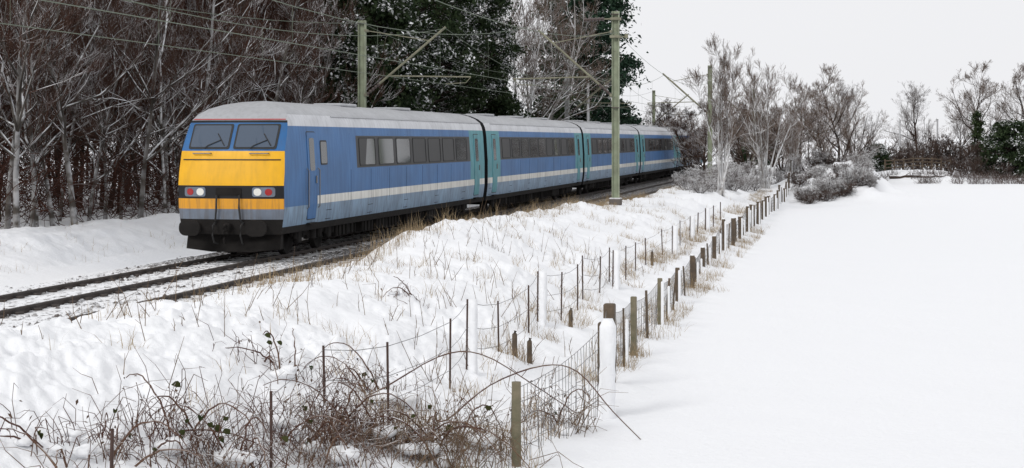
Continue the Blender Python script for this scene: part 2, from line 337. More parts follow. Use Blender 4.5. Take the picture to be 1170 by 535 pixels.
# ------------------------------------------------------------------ the train
HW = 1.405
PROF = [(1.30, .62), (1.345, .80), (1.375, 1.0), (HW, 1.30), (HW, 1.34), (HW, 1.52), (HW, 1.56), (HW, 1.85), (HW, 1.9), (HW, 2.20), (HW - .0191, 2.52), (HW - .0359, 2.80), (HW - .055, 3.12), (HW - .085, 3.36), (HW - .12, 3.50), (HW - .20, 3.66), (HW - .38, 3.80), (HW - .66, 3.92), (HW - 1.0, 4.00), (0.0, 4.04)]
def zone(h):                                                    # paint, and cantrail sky sheen, by height on the flanks (mid height of a strip)
    return 3 if h < .80 else 2 if h < 1.32 else 5 if h < 1.54 else 0 if h < 2.2 else 6 if h < 3.12 else 0 if h < 3.36 else 1 if h < 3.66 else 4
TM = ['t_blue', 't_cant', 't_lblue', 't_under', 't_roof', 't_white', 't_black', 't_teal', 't_yellow', 't_orange', 't_red', 't_grey']
TMATS = [M[k] for k in TM]
def body_shell(Ln, cab=False):
    mb = MB(); nP = len(PROF)
    stations = [0, 2.45, Ln - 2.45, Ln] if not cab else [0, 1.4, 2.9, 6.6, Ln - 2.45, Ln]
    def sfront(h): return float(np.interp(h, [.62, 1.9, 2.75, 3.5, 3.75, 3.9, 4.0, 4.04], [.05, 0, .16, .62, .95, 1.35, 1.9, 2.5])) + .16
    for sgn in (-1, 1):
        vs = []
        for i, st in enumerate(stations):
            for (w, h) in PROF: vs.append((max(st, sfront(h)) if cab and i <= 2 else st, sgn * w, h))
        for i in range(len(stations) - 1):
            for k in range(nP - 1):
                hm = (PROF[k][1] + PROF[k + 1][1]) / 2; m = zone(hm)
                mid = (stations[i] + stations[i + 1]) / 2
                end = (mid > Ln - 2.5) or (not cab and mid < 2.5)
                if end and m in (0, 6): m = 7
                if cab and mid < 6.6:
                    if m == 6: m = 0
                    if m == 5 and mid < 2.9: m = 0
                f = (i * nP + k, (i + 1) * nP + k, (i + 1) * nP + k + 1, i * nP + k + 1)
                if sgn > 0: f = f[::-1]
                mb.add([vs[q] for q in f], [(0, 1, 2, 3)], m)
    pts = [(-w, h) for w, h in PROF] + [(w, h) for w, h in PROF[-2::-1]]
    for e in ((Ln,) if cab else (0, Ln)):
        f = tuple(range(len(pts))); mb.add([(e, w, h) for w, h in pts], [f if e == 0 else f[::-1]], 6)
    mb.add([(0.3 if cab else 0, -1.30, .62), (Ln, -1.30, .62), (Ln, 1.30, .62), (0.3 if cab else 0, 1.30, .62)], [(0, 1, 2, 3)], 3)
    return mb, sfront
def smooth_by_angle(me, ang=35):
    me.polygons.foreach_set('use_smooth', [True] * len(me.polygons))
    import bmesh
    bm = bmesh.new(); bm.from_mesh(me); bmesh.ops.remove_doubles(bm, verts=bm.verts, dist=1e-4)
    for e in bm.edges: e.smooth = (len(e.link_faces) == 2 and e.calc_face_angle(0) < math.radians(ang))
    bm.to_mesh(me); bm.free()
def rrect(cx, cz, w, h, r, n=4):
    out = []
    for (sx, sz, a0) in ((1, 1, 0), (-1, 1, 90), (-1, -1, 180), (1, -1, 270)):
        for k in range(n + 1):
            a = math.radians(a0 + 90 * k / n); out.append((cx + sx * (w / 2 - r) + r * math.cos(a), cz + sz * (h / 2 - r) + r * math.sin(a)))
    return out
def sidey(h): return float(np.interp(h, [p[1] for p in PROF], [p[0] for p in PROF]))
BRK = [1.3, 2.2, 3.12]
def rr_rows(cz, w, h, r, extra=()):
    zs = {cz - h / 2, cz + h / 2}
    for k in range(1, 6): a_ = math.radians(90 * k / 5); q_ = r * (1 - math.sin(a_)); zs |= {cz - h / 2 + r - r * math.sin(a_) , cz + h / 2 - r + r * math.sin(a_)}
    zs |= {cz - h / 2 + r, cz + h / 2 - r} | {e for e in extra if cz - h / 2 < e < cz + h / 2}
    out = []
    for z in sorted(zs):
        if out and z - out[-1][0] < 1e-4: continue
        d = max(cz - h / 2 + r - z, z - (cz + h / 2 - r), 0); d = min(d, r); out.append((z, w / 2 - r + math.sqrt(max(r * r - d * d, 0))))
    return out
def grid_panel(mb, rows, cx, fn_front, fn_back, nu=1, m=0):
    U = [-1 + 2 * k / nu for k in range(nu + 1)]; n = len(U); Vf = []; Vb = []
    for z, hw in rows:
        for u in U: Vf.append(fn_front(cx + u * hw, z)); Vb.append(fn_back(cx + u * hw, z))
    N = len(Vf); fs = []; nr_ = len(rows)
    for i in range(nr_ - 1):
        for k in range(n - 1): a = i * n + k; fs.append((a, a + 1, a + n + 1, a + n))
    rim = [k for k in range(n)] + [i * n + n - 1 for i in range(1, nr_)] + [(nr_ - 1) * n + k for k in range(n - 2, -1, -1)] + [i * n for i in range(nr_ - 2, 0, -1)]
    for k in range(len(rim)): a, b = rim[k], rim[(k + 1) % len(rim)]; fs.append((b, a, N + a, N + b))
    mb.add(Vf + Vb, fs, m)
def plate(mb, o, off, th, sgn=-1, m=0):                          # o = (cx, cz, w, h, r); a panel standing proud of the flank
    cx, cz, w, h, r = o
    grid_panel(mb, rr_rows(cz, w, h, r, BRK), cx, lambda x, z: (x, sgn * (sidey(z) + off), z), lambda x, z: (x, sgn * (sidey(z) + off - th), z), 1, m)
def ringplate(mb, out, inn, off, th, sgn=-1, m=0):
    n = len(out)
    a = [(x, sgn * (sidey(z) + off), z) for x, z in out]; b = [(x, sgn * (sidey(z) + off), z) for x, z in inn]
    c = [(x, sgn * (sidey(z) + off - th), z) for x, z in out]; d = [(x, sgn * (sidey(z) + off - th), z) for x, z in inn]
    fs = []
    for k in range(n):
        q = (k + 1) % n; fs += [(k, q, n + q, n + k), (k, 2 * n + k, 2 * n + q, q), (n + k, n + q, 3 * n + q, 3 * n + k)]
    mb.add(a + b + c + d, fs if sgn < 0 else [f[::-1] for f in fs], m)
_wcache = {}
def add_window(car, cx, cz, w, h, r=.10):
    key = (w, h, cz)
    if key not in _wcache:
        fr = MB(); ringplate(fr, rrect(0, cz, w, h, r), rrect(0, cz, w - .09, h - .09, r * .7), .012, .04, -1)
        pn = MB(); plate(pn, (0, cz, w - .08, h - .08, r * .7), .004, .02, -1)
        _wcache[key] = (fr.mesh('window', M['rubber']), pn.mesh('pane', M['glass']))
    f, p = _wcache[key]; o = link('window', f, car, (cx, 0, 0)); q = link('pane', p, o); q.rotation_euler = (random.uniform(-.004, .004), 0, random.uniform(-.005, .005))
def add_door(car, cx, matname='t_teal', w=.86, win=True):
    mb = MB(); plate(mb, (cx, 2.06, w, 2.28, .06), .014, .05, -1)
    d = mb.build('door', M[matname], car)
    mb = MB(); ringplate(mb, rrect(cx, 2.06, w + .05, 2.33, .07), rrect(cx, 2.06, w - .005, 2.275, .06), .006, .02, -1); mb.build('door_seal', M['rubber'], d)
    if win:
        mb = MB(); plate(mb, (cx, 2.62, w * .58, .86, .07), .020, .012, -1); mb.build('pane', M['glass'], d)
    mb = MB(); mb.box((cx + w * .38, -(sidey(1.9) + .03), 1.95), (.05, .035, .20), 0, .008); mb.build('handle', M['steel'], d)
    mb = MB(); mb.box((cx, -(1.345 + .02), .80), (w * .9, .16, .04), 0, .01); mb.build('step', M['t_under'], d)
def wheel_mesh():
    mb = MB(); N = 24; prof = [(0, .05), (.10, .06), (.16, .02), (.37, .015), (.40, .045), (.455, .045), (.455, -.06), (.49, -.065), (.49, -.09), (0, -.09)]
    vs = []; fs = []
    for r, y in prof:
        for k in range(N): a = 2 * math.pi * k / N; vs.append((r * math.cos(a), -y, r * math.sin(a)))
    for i in range(len(prof) - 1):
        for k in range(N): fs.append((i * N + k, i * N + (k + 1) % N, (i + 1) * N + (k + 1) % N, (i + 1) * N + k))
    mb.add(vs, fs); return mb.mesh('wheel', M['t_under'], True)
WM = wheel_mesh()
bgm = MB()
for u in (-1.02, 1.02):
    bgm.box((0, u, .56), (3.4, .14, .20), 0, .04); bgm.box((0, u, .46), (.9, .18, .22), 0, .04)
    for q in (-1.3, 1.3):
        bgm.box((q, u * 1.05, .46), (.34, .16, .34), 0, .04)
        bgm.tube([(q - .3, u * 1.07, .42), (q - .3, u * 1.07, .70)], .075, 10); bgm.tube([(q + .3, u * 1.07, .42), (q + .3, u * 1.07, .70)], .075, 10)
    bgm.tube([(-.25, u * 1.1, .36), (-.25, u * 1.1, .62)], .12, 12); bgm.tube([(.25, u * 1.1, .36), (.25, u * 1.1, .62)], .12, 12)
bgm.box((0, 0, .52), (.5, 2.0, .2), 0, .03)
for q in (-1.3, 1.3): bgm.tube([(q, -.72, .46), (q, .72, .46)], .08, 10)
BGM = bgm.mesh('bogie', M['t_under'])
def add_bogie(car, cx):
    b = link('bogie', BGM, car, (cx, 0, 0))
    for q in (-1.3, 1.3):
        for u, rz in ((-.76, 0), (.76, math.pi)):
            w = link('wheel', WM, b, (q, u, .455)); w.rotation_euler = (0, 0, rz)
def underframe(car, Ln, x0=5.2, x1=None):
    x1 = x1 or Ln - 5.2; x = x0; rr = random.Random(int(Ln * 10))
    while x < x1 - .8:
        l = min(rr.uniform(.9, 2.2), x1 - x)
        mb = MB(); mb.box((x + l / 2, 0, .46), (l - .12, 2.36 + rr.uniform(-.2, .1), .40 + rr.uniform(-.1, .05)), 0, .03)
        for k in range(int(l / .35)): mb.box((x + .2 + k * .35, -1.22, .46), (.03, .06, .28))
        mb.build('equipment_box', M['t_under'], car); x += l + rr.uniform(.1, .5)
CL, PITCH, S0 = 23.9, 24.5, 40.7
def grime(car, Ln, x0=0.0):
    mb = MB(); x = x0 + 2.6
    while x < Ln - 1:                                            # joints between body panels
        for z0, z1 in ((.80, 2.16), (3.16, 3.62)): plate(mb, (x, (z0 + z1) / 2, .014, z1 - z0, .006), .003, .006, -1)
        x += 2.05
    x = x0
    while x < Ln - 1.2: plate(mb, (x + .55, 1.10, .5, .015, .006), .003, .006, -1); plate(mb, (x + .55, .86, .5, .015, .006), .003, .006, -1); x += 4.1
    tag(mb.build('panel_joints', M['t_under'], car), kind='stuff')
    mb = MB(); mb.tube([(x0 + 1.2, -(sidey(3.64) + .012), 3.64), (Ln - .05, -(sidey(3.64) + .012), 3.64)], .018, 5); mb.build('gutter', M['t_roof'], car)
def coach():
    c = empty('train_carriage', (0, 0, 0), RZ)
    mb, _ = body_shell(CL); me = mb.mesh('body', TMATS); smooth_by_angle(me); link('body', me, c)
    for cx in (1.35, CL - 1.35): add_door(c, cx)
    for k in range(9): add_window(c, 3.75 + k * 2.05, 2.66, 1.72, .84)
    for cx in (3.6, CL - 3.6): add_bogie(c, cx)
    underframe(c, CL); grime(c, CL)
    g = MB()
    for q in range(4): g.box((CL + .06 + q * .13, 0, 2.15), (.08, 1.35 if q % 2 else 1.25, 2.5), 0, .03)
    g.build('gangway_bellows', M['rubber'], c)
    for k in range(3): MB().box((5 + k * 6.5, 0, 4.05), (1.6, .9, .09), 0, .03).build('roof_vent', M['t_roof'], c)
    return c
def cab_car():
    c = empty('driving_carriage', P(S0, 15.41, RAILZ), RZ)
    mb, sf = body_shell(CL, True)
    hs_ = [p[1] for p in PROF]; ws_ = [p[0] for p in PROF]
    def surf(u, h, off=0.0):
        w = max(float(np.interp(h, hs_, ws_)), 1e-3)
        return (sf(h) - .16 + .16 * min(1, abs(u) / w) ** 4 - off, u, h)
    extra = sorted(set(hs_[:-1] + [1.26, 2.46, 2.54, 2.72, 3.44, 3.56]))
    U = [-1, -.97, -.9, -.75, -.5, -.25, 0, .25, .5, .75, .9, .97, 1]
    for a, b in zip(extra[:-1], extra[1:]):
        hm = (a + b) / 2
        m = 3 if hm < 1.0 else 11 if hm < 1.26 else 9 if hm < 1.52 else 6 if hm < 1.85 else 8 if hm < 2.46 else 6 if hm < 2.48 else 8 if hm < 2.72 else 0 if hm < 3.44 else 6 if hm < 3.50 else 4
        if 2.46 <= hm < 2.54: m = 8
        wa, wb = np.interp(a, hs_, ws_), np.interp(b, hs_, ws_)
        for i in range(len(U) - 1):
            mb.add([surf(U[i] * wa, a), surf(U[i] * wb, b), surf(U[i + 1] * wb, b), surf(U[i + 1] * wa, a)], [(0, 1, 2, 3)], m)
    a = extra[-1]; wa = np.interp(a, hs_, ws_)
    for i in range(len(U) - 1): mb.add([surf(U[i] * wa, a), (2.66, 0, 4.04), surf(U[i + 1] * wa, a)], [(0, 1, 2)], 4)
    me = mb.mesh('body', TMATS); smooth_by_angle(me, 28); link('body', me, c)
    def patch(name, u0, u1, h0, h1, off, m, parent, nx=6, r=.05):
        q = MB(); ks = [1.26, 1.9, 2.75, 2.9, 3.05, 3.2, 3.36, 3.5]
        grid_panel(q, rr_rows((h0 + h1) / 2, u1 - u0, h1 - h0, r, ks), (u0 + u1) / 2, lambda u, h: surf(u, h, off), lambda u, h: surf(u, h, off - .03), nx if u1 - u0 < 2 else 24)
        q.f = [f[::-1] for f in q.f]
        return q.build(name, m, parent)
    for u0, u1 in ((-1.17, -.05), (.05, 1.17)):
        f = patch('windscreen', u0, u1, 2.77, 3.41, .015, M['rubber'], c)
        patch('pane', u0 + .05, u1 - .05, 2.82, 3.37, .024, M['screen'], f)
        um = (u0 + u1) / 2; wq = MB()
        wq.tube([surf(um + .1, 2.79, .05), surf(um + .02, 2.86, .05), surf(um - .30, 3.0, .045)], .011, 5); wq.tube([surf(um - .42, 2.86, .04), surf(um - .19, 3.16, .04)], .013, 5)
        wq.build('wiper', M['rubber'], f)
    patch('marker_line', -1.24, 1.24, 3.515, 3.54, .012, M['t_red'], c, r=.01)
    patch('panel_joint', -1.30, 1.30, 2.485, 2.515, .008, M['t_black'], c, r=.01)
    for sg in (-1, 1):
        e = (lambda a, b: (min(sg * a, sg * b), max(sg * a, sg * b)))
        u0, u1 = e(.62, 1.20)
        h = patch('headlight_housing', u0, u1, 1.57, 1.81, .014, M['t_grey'], c, r=.06)
        a0, a1 = e(.66, .86); patch('headlight', a0, a1, 1.60, 1.78, .022, M['lamp'], h, r=.085)
        a0, a1 = e(.95, 1.13); patch('tail_lamp', a0, a1, 1.605, 1.775, .022, M['lampr'], h, r=.08)
        b = MB(); b.tube([(.25, sg * .87, .80), (-.12, sg * .87, .80)], .13, 14); b.tube([(-.10, sg * .87, .80), (-.40, sg * .87, .80)], .085, 12)
        bo = b.build('buffer', M['t_under'], c, True)
        b = MB(); o = rrect(sg * .87, .80, .56, .40, .17, 5)
        b.add([(-.40, u, z) for u, z in o] + [(-.455, sg * .87 + (u - sg * .87) * .97, .8 + (z - .8) * .97) for u, z in o], [tuple(range(len(o)))[::-1], tuple(range(len(o), 2 * len(o)))] + [(k, (k + 1) % len(o), len(o) + (k + 1) % len(o), len(o) + k) for k in range(len(o))])
        b.build('buffer_head', M['t_under'], bo)
    q = MB(); q.box((-.05, 0, .80), (.30, .16, .20), 0, .03); q.tube([(-.2, 0, .86), (-.32, 0, .84), (-.36, 0, .74), (-.30, 0, .66)], .035, 8); q.tube([(-.22, .03, .7), (-.25, .03, .5), (-.2, .03, .4)], .03, 8)
    q.build('coupling_hook', M['t_under'], c)
    for u in (-.38, .36):
        q = MB(); q.tube([(.02, u, .92), (-.16, u, .84), (-.18, u, .60), (-.05, u, .42), (.1, u * .9, .38)], .024, 8); q.build('brake_hose', M['rubber'], c)
    q = MB(); o = [(-1.25, .24), (-1.25, .66), (1.25, .66), (1.25, .24), (.5, .17), (-.5, .17)]
    q.add([(.18 + .25 * abs(u) / 1.25 - (.12 if z < .5 else 0), u, z) for u, z in o] + [(.30 + .25 * abs(u) / 1.25, u, z) for u, z in o], [tuple(range(6)), tuple(range(11, 5, -1))] + [(k, 6 + k, 6 + (k + 1) % 6, (k + 1) % 6) for k in range(6)])
    q.build('obstacle_deflector', M['t_under'], c)
    for sg in (-1, 1):
        q = MB(); q.tube([surf(sg * .52, 2.66, .0), surf(sg * .52, 2.66, .07), surf(sg * 1.0, 2.66, .07), surf(sg * 1.0, 2.66, .0)], .016, 6); q.build('front_handrail', M['steel'], c)
        q = MB(); q.tube([surf(sg * .30, 1.60, -.01), surf(sg * .30, 1.60, .07), surf(sg * .30, 1.30, .10), surf(sg * .33, 1.0, .09), surf(sg * .36, .9, .0)], .026, 7); q.build('jumper_cable', M['rubber'], c)
    patch('socket_panel', -.34, .34, 1.60, 1.79, .02, M['t_under'], c, r=.03)
    add_door(c, 2.15 + .3, 't_blue', .72)                       # crew door
    q = MB(); plate(q, (3.5, 2.66, .6, .66, .08), .010, .02, -1); f = q.build('side_window', M['rubber'], c)
    q = MB(); plate(q, (3.5, 2.66, .52, .58, .06), .015, .012, -1); q.build('pane', M['glass'], f)
    for hx in (1.98, 2.92): q = MB(); q.tube([(hx, -HW - .01, 1.2), (hx, -HW - .06, 1.25), (hx, -HW - .06, 2.2), (hx, -HW - .01, 2.25)], .016, 6); q.build('handrail', M['steel'], c)
    for k in range(7): add_window(c, 7.75 + k * 2.05, 2.66, 1.72, .84)
    add_door(c, CL - 1.35)
    for cx in (3.5, CL - 3.6): add_bogie(c, cx)
    underframe(c, CL); grime(c, CL, 3.4)
    g = MB()
    for q_ in range(4): g.box((CL + .06 + q_ * .13, 0, 2.15), (.08, 1.35 if q_ % 2 else 1.25, 2.5), 0, .03)
    g.build('gangway_bellows', M['rubber'], c)
    for k in range(2): MB().box((9 + k * 6.5, 0, 4.05), (1.6, .9, .09), 0, .03).build('roof_vent', M['t_roof'], c)
    return tag(c, 'leading blue train carriage with bright yellow front end and buffers', 'train', 'coupled carriages of the blue train')
cab_car()
cc = coach()
clabs = ['second blue train carriage, coupled behind the yellow-fronted one', 'third blue train carriage, behind the tall green mast by the bank', 'fourth blue train carriage, far along behind the bank', 'last visible blue train carriage, partly hidden by pale saplings']
for i, lb in enumerate(clabs):
    o = cc if i == 0 else copy_tree(cc)
    o.location = P(S0 + PITCH * (i + 1), 15.41, RAILZ); tag(o, lb, 'train', 'coupled carriages of the blue train')

# ------------------------------------------------------------------ overhead line: masts and wires
def ibeam(mb, h, w=.24, d=.25, t=.03):
    mb.box((0, -d / 2, h / 2), (w, t, h)); mb.box((0, d / 2, h / 2), (w, t, h)); mb.box((0, 0, h / 2), (t, d - t, h - .002))
def insulator(pts, r=.07, n=5):
    a, b = Vector(pts[0]), Vector(pts[1]); mb = MB(); m = n * 2 + 1
    mb.tube([a.lerp(b, k / (m - 1)) for k in range(m)], [r if k % 2 else r * .55 for k in range(m)], 8); return mb
def mast(s, L, side, ztop, label, big=True, matk='mast', feeder=False):
    """side=+1: stands beyond the far track, arm reaches back to it; -1: stands on the near bank"""
    p = P(s, L); g = gz(p.x, p.y) - .3; H = ztop - g
    t = tag(empty('overhead_line_mast', (p.x, p.y, g), RZ), label, 'mast', 'masts of the overhead line')
    mb = MB(); ibeam(mb, H); mb.build('pole', M[matk], t)
    MB().box((0, 0, .42), (.46, .46, .30), 0, .04).build("footing", M['sleeper'], t)
    fb = MB()
    for k in range(int(H / .45) - 2): fb.tube([(.12 * (1 if k % 2 else -1), 0, .9 + k * .45), (.24 * (1 if k % 2 else -1), 0, .9 + k * .45)], .012, 5)
    for zz in (H - .12, H * .52): fb.box((0, 0, zz), (.28, .29, .035), 0, .005)
    tag(fb.build('step_bolts', M['insul'], t), kind='stuff')
    R0 = RAILZ - g; reach = (L - 15.41) if side > 0 else (L - 12.24)   # toward track centre, local -y is nearer the camera
    yc = -reach
    sg = -1 if reach > 0 else 1
    y0 = sg * .17
    a0 = Vector((0, y0, R0 + 4.75)); a1 = Vector((0, yc, R0 + 7.35))
    mb = MB(); d = (a1 - a0)
    mb.tube([a0 + d * .16, a1], .045 if big else .055, 8); arm = mb.build('cantilever', M['arm'], t)
    insulator((a0, a0 + d * .17)).build('insulator', M['insul'], arm)
    mb = MB(); mb.tube([(0, y0, R0 + 7.25), a0 + d * .80], .02, 6); mb.build('top_tie', M['arm'], arm)
    r0 = a0 + d * .30; r1 = Vector((0, yc - sg * -1.0, R0 + 5.42))
    mb = MB(); mb.tube([r0 + Vector((0, 0, -.05)), r1], .03, 6); ra = mb.build('registration_arm', M['arm'], t)
    mb = MB(); mb.tube([r1, r1 + Vector((.0, -sg * .2, -.22)), Vector((0, yc, R0 + 5.16))], .016, 6); mb.build('steady_arm', M['arm'], ra)
    mb = MB(); mb.box((0, y0, R0 + 4.75), (.36, .10, .12), 0, .01); mb.box((0, y0, R0 + 7.25), (.36, .08, .10), 0, .01); mb.build('bracket', M['arm'], t)
    if feeder:
        mb = MB(); mb.tube([(0, .15, H - .30), (0, .50, H - .30)], .03, 6); mb.box((0, 0, H - .30), (.4, .4, .10), 0, .01)
        f = mb.build('feeder_bracket', M['arm'], t); insulator(((0, .45, H - .30), (0, 1.25, H - .33)), .085, 6).build('insulator', M['insul'], f)
        mb = MB(); mb.box((0, 0, H - 1.0), (.42, .42, .10), 0, .01); mb.tube([(0, -.15, H - 1.0), (0, -.42, H - 1.0)], .028, 6); mb.tube([(0, -.42, H - 1.06), (0, -.42, H - .90)], .07, 8)
        mb.build('earth_wire_bracket', M['arm'], t)
    return t
SM = 64.0                                                        # chainage of the facing pair of masts; next pairs 48.5 m on
SPAN = 48.5
mast(SM, 18.75, +1, 8.55, 'green lichened mast rising behind the train near the dark evergreens')
mast(SM + 2.5, 9.15, -1, 8.95, 'tall green lichened mast standing between train and snow bank, free against the sky', feeder=True)
mast(SM + SPAN, 18.75, +1, 8.55, 'pale thin mast in front of the pine beyond the train', False, 'mast_grey')
mast(SM + SPAN - 1, 9.15, -1, 8.75, 'grey mast among the pale multi-stemmed saplings', False)
mast(SM + 2 * SPAN + 2, 18.75, +1, 8.65, 'small far mast against pale sky above the train tail', False)
mast(SM + 2 * SPAN - 1, 9.15, -1, 8.6, 'small far mast inside the second clump of saplings', False)
for (px, top, Y, lb) in ((672, 96, 118, 'slim white pole right of the pale mast, rising over the train roof'), (1028, 140, 172, 'left one of two white poles beyond the snowy field'), (1071, 137, 172, 'right one of two white poles beyond the snowy field')):
    X = (px - 585) * Y / F; g = gz(X, Y) - .2; h = zpx(top, Y) - g
    t = tag(empty('white_pole', (X, Y, g)), lb, 'pole'); mb = MB(); mb.tube([(0, 0, 0), (0, 0, h)], [.12, .085], 10); mb.build('shaft', M['white_pole'], t)
    MB().box((0, 0, h + .03), (.20, .20, .06), 0, .02).build('cap', M['mast_grey'], t)
def span_pts(s0, s1, L, z0, sag, n=14):
    return [P(s0 + (s1 - s0) * k / n, L, z0 - sag * 4 * (k / n) * (1 - k / n)) for k in range(n + 1)]
def catenary(Lc, label):
    t = tag(empty('overhead_wire', P(0, Lc, 0), RZ), label, 'overhead wire', 'overhead line wires')
    inv = t.matrix_basis.inverted()
    me, co, dr = MB(), MB(), []
    for k in range(-2, 4):
        s0 = SM + SPAN * k; pts = span_pts(s0, s0 + SPAN, Lc, RAILZ + 7.3, 1.35)
        me.tube([inv @ p for p in pts], .010, 4); co.tube([inv @ P(s0, Lc, RAILZ + 5.15), inv @ P(s0 + SPAN, Lc, RAILZ + 5.15)], .009, 4)
        if 0 <= k + 1 <= 2:
            for q in range(2, 14, 2): dr.append((inv @ pts[q], (inv @ pts[q]).z))
    me.build('messenger_wire', M['cable'], t); co.build('contact_wire', M['cable'], t)
    for p, z in dr: mb = MB(); mb.tube([(p.x, p.y, RAILZ + 5.15), (p.x, p.y, z)], .004, 4); mb.build('dropper', M['cable'], t)
catenary(15.41, 'pair of overhead wires with droppers above the train')
catenary(12.24, 'pair of overhead wires with droppers above the near track')
def single_wire(L, z, sag, label, r=.009):
    t = empty('feeder_wire', P(0, L, 0), RZ); inv = t.matrix_basis.inverted(); mb = MB()
    for k in range(-2, 4): mb.tube([inv @ p for p in span_pts(SM + SPAN * k, SM + SPAN * (k + 1), L, z, sag)], r, 4)
    mb.build('cable', M['cable'], t); tag(t, label, 'wire', 'overhead line wires')
single_wire(18.75, 8.45, .9, 'upper wire running along the heads of the masts behind the train')
single_wire(8.75, 7.95, 1.1, 'wire strung along the near masts falling away to the right')

# ------------------------------------------------------------------ vegetation generators
def unit(v): return v / np.maximum(np.linalg.norm(v, axis=-1, keepdims=True), 1e-9)
def poly_branch(rng, base, d, ln, m, wob, up):
    n = len(base); Pt = np.zeros((n, m + 1, 3)); Pt[:, 0] = base; d = unit(d)
    for k in range(m):
        d = unit(d + rng.normal(0, wob, (n, 3)) + np.array([0, 0, up]) / m)
        Pt[:, k + 1] = Pt[:, k] + d * (ln / m)[:, None]
    return Pt
def gen_tree(seed, height, r0, stems=1, spread=.0, levels=((26, .38, 55, .28, 1.0), (7, .45, 42, .2, .9), (6, .5, 40, .25, 1.), (4, .55, 35, .3, 1.)), up=.35, rmin=.006, lean=.06, tw=.09, m0=9):
    """levels: (children per parent, length ratio, angle deg, first t, last t).  returns (trunk segs, twig segs)"""
    rng = np.random.default_rng(seed)
    d0 = np.array([[math.cos(a) * spread, math.sin(a) * spread, 1.0] for a in rng.uniform(0, 6.28, stems)]) + rng.normal(0, lean, (stems, 3))
    ln = height * rng.uniform(.8, 1.0, stems); ln[0] = height
    Pt = poly_branch(rng, rng.normal(0, .12 if stems > 1 else 0, (stems, 3)) * np.array([1, 1, 0]), d0, ln, m0, tw, .25)
    Rr = np.linspace(1, .12, m0 + 1)[None, :] * (r0 * rng.uniform(.7, 1, stems))[:, None]; Rr[:, 0] *= 1.25
    out = [(Pt, Rr)]
    for li, (k, ratio, ang, t0, t1) in enumerate(levels):
        n, m1, _ = Pt.shape; m = m1 - 1; I = np.repeat(np.arange(n), k); N = len(I)
        t = rng.uniform(t0, t1, N); f = t * m; i = np.minimum(f.astype(int), m - 1); fr = f - i
        base = Pt[I, i] * (1 - fr)[:, None] + Pt[I, i + 1] * fr[:, None]; pd = unit(Pt[I, i + 1] - Pt[I, i])
        rp = Rr[I, i] * (1 - fr) + Rr[I, i + 1] * fr
        q = rng.normal(0, 1, (N, 3)); perp = unit(q - (q * pd).sum(1, keepdims=True) * pd)
        a = np.radians(rng.normal(ang, 10, N))[:, None]; d = np.cos(a) * pd + np.sin(a) * perp
        if li == 0: d[:, 2] = np.maximum(d[:, 2], .05)
        l2 = ln[I] * ratio * (1.22 - .85 * t) * rng.uniform(.6, 1.15, N); l2 = np.maximum(l2, (height * .085, height * .05, height * .032, height * .02)[min(li, 3)] * rng.uniform(.7, 1.3, N))
        mm = 7 if li == 0 else 4 if li == 1 else 2
        nP = poly_branch(rng, base, d, l2, mm, (.19, .20, .16, .14)[min(li, 3)], up)
        nR = np.maximum(rp * .58, rmin)[:, None] * np.linspace(1, .3, mm + 1)[None, :]; nR = np.maximum(nR, rmin * .8)
        out.append((nP, nR)); Pt, Rr, ln = nP, nR, l2
    return out
def lev_mesh(lv, n=3):
    parts = []
    for Pt, Rr in lv:
        parts.append(seg_tubes(Pt[:, :-1].reshape(-1, 3), Pt[:, 1:].reshape(-1, 3), Rr[:, :-1].ravel(), Rr[:, 1:].ravel(), n))
    return merge(parts)
def tree_template(name, seed, mt, mw, ntr=2, **kw):
    lv = gen_tree(seed, **kw)
    v, f = lev_mesh(lv[:1], 7); parts = [(v, f)]
    if ntr > 1: parts.append(lev_mesh(lv[1:ntr], 5))
    v, f = merge(parts); tm = np_mesh('trunk', v, f, mt, True)
    v, f = lev_mesh(lv[ntr:], 3); cm = np_mesh('crown', v, f, mw)
    return name, tm, cm
def plant_tree(tp, x, y, label, group=None, sc=1.0, rz=None, cat='tree', sink=.1, z=None):
    name, tm, cm = tp; g = (gz(x, y) if z is None else z) - sink
    t = empty(name, (x, y, g), random.uniform(0, 6.28) if rz is None else rz); t.scale = (sc, sc, sc)
    link('trunk', tm, t); link('crown', cm, t); return tag(t, label, cat, group)
def leaf_quads(rng, C, size, droop=0.0, flat=.5):
    n = len(C); nrm = rng.normal(0, 1, (n, 3)); nrm[:, 2] = np.abs(nrm[:, 2]) * (1 + flat); nrm = unit(nrm)
    a = unit(np.cross(nrm, rng.normal(0, 1, (n, 3)))); b = np.cross(nrm, a); s = size * rng.uniform(.6, 1.3, n)
    a = a * s[:, None]; b = b * (s * .55)[:, None]; tip = np.array([0, 0, -1.]) * (droop * s)[:, None]
    V = np.stack([C - a, C - b * .9, C + a + tip, C + b * .9], 1).reshape(-1, 3)
    return V, (np.arange(n) * 4)[:, None] + np.array([[0, 1, 2, 3]])
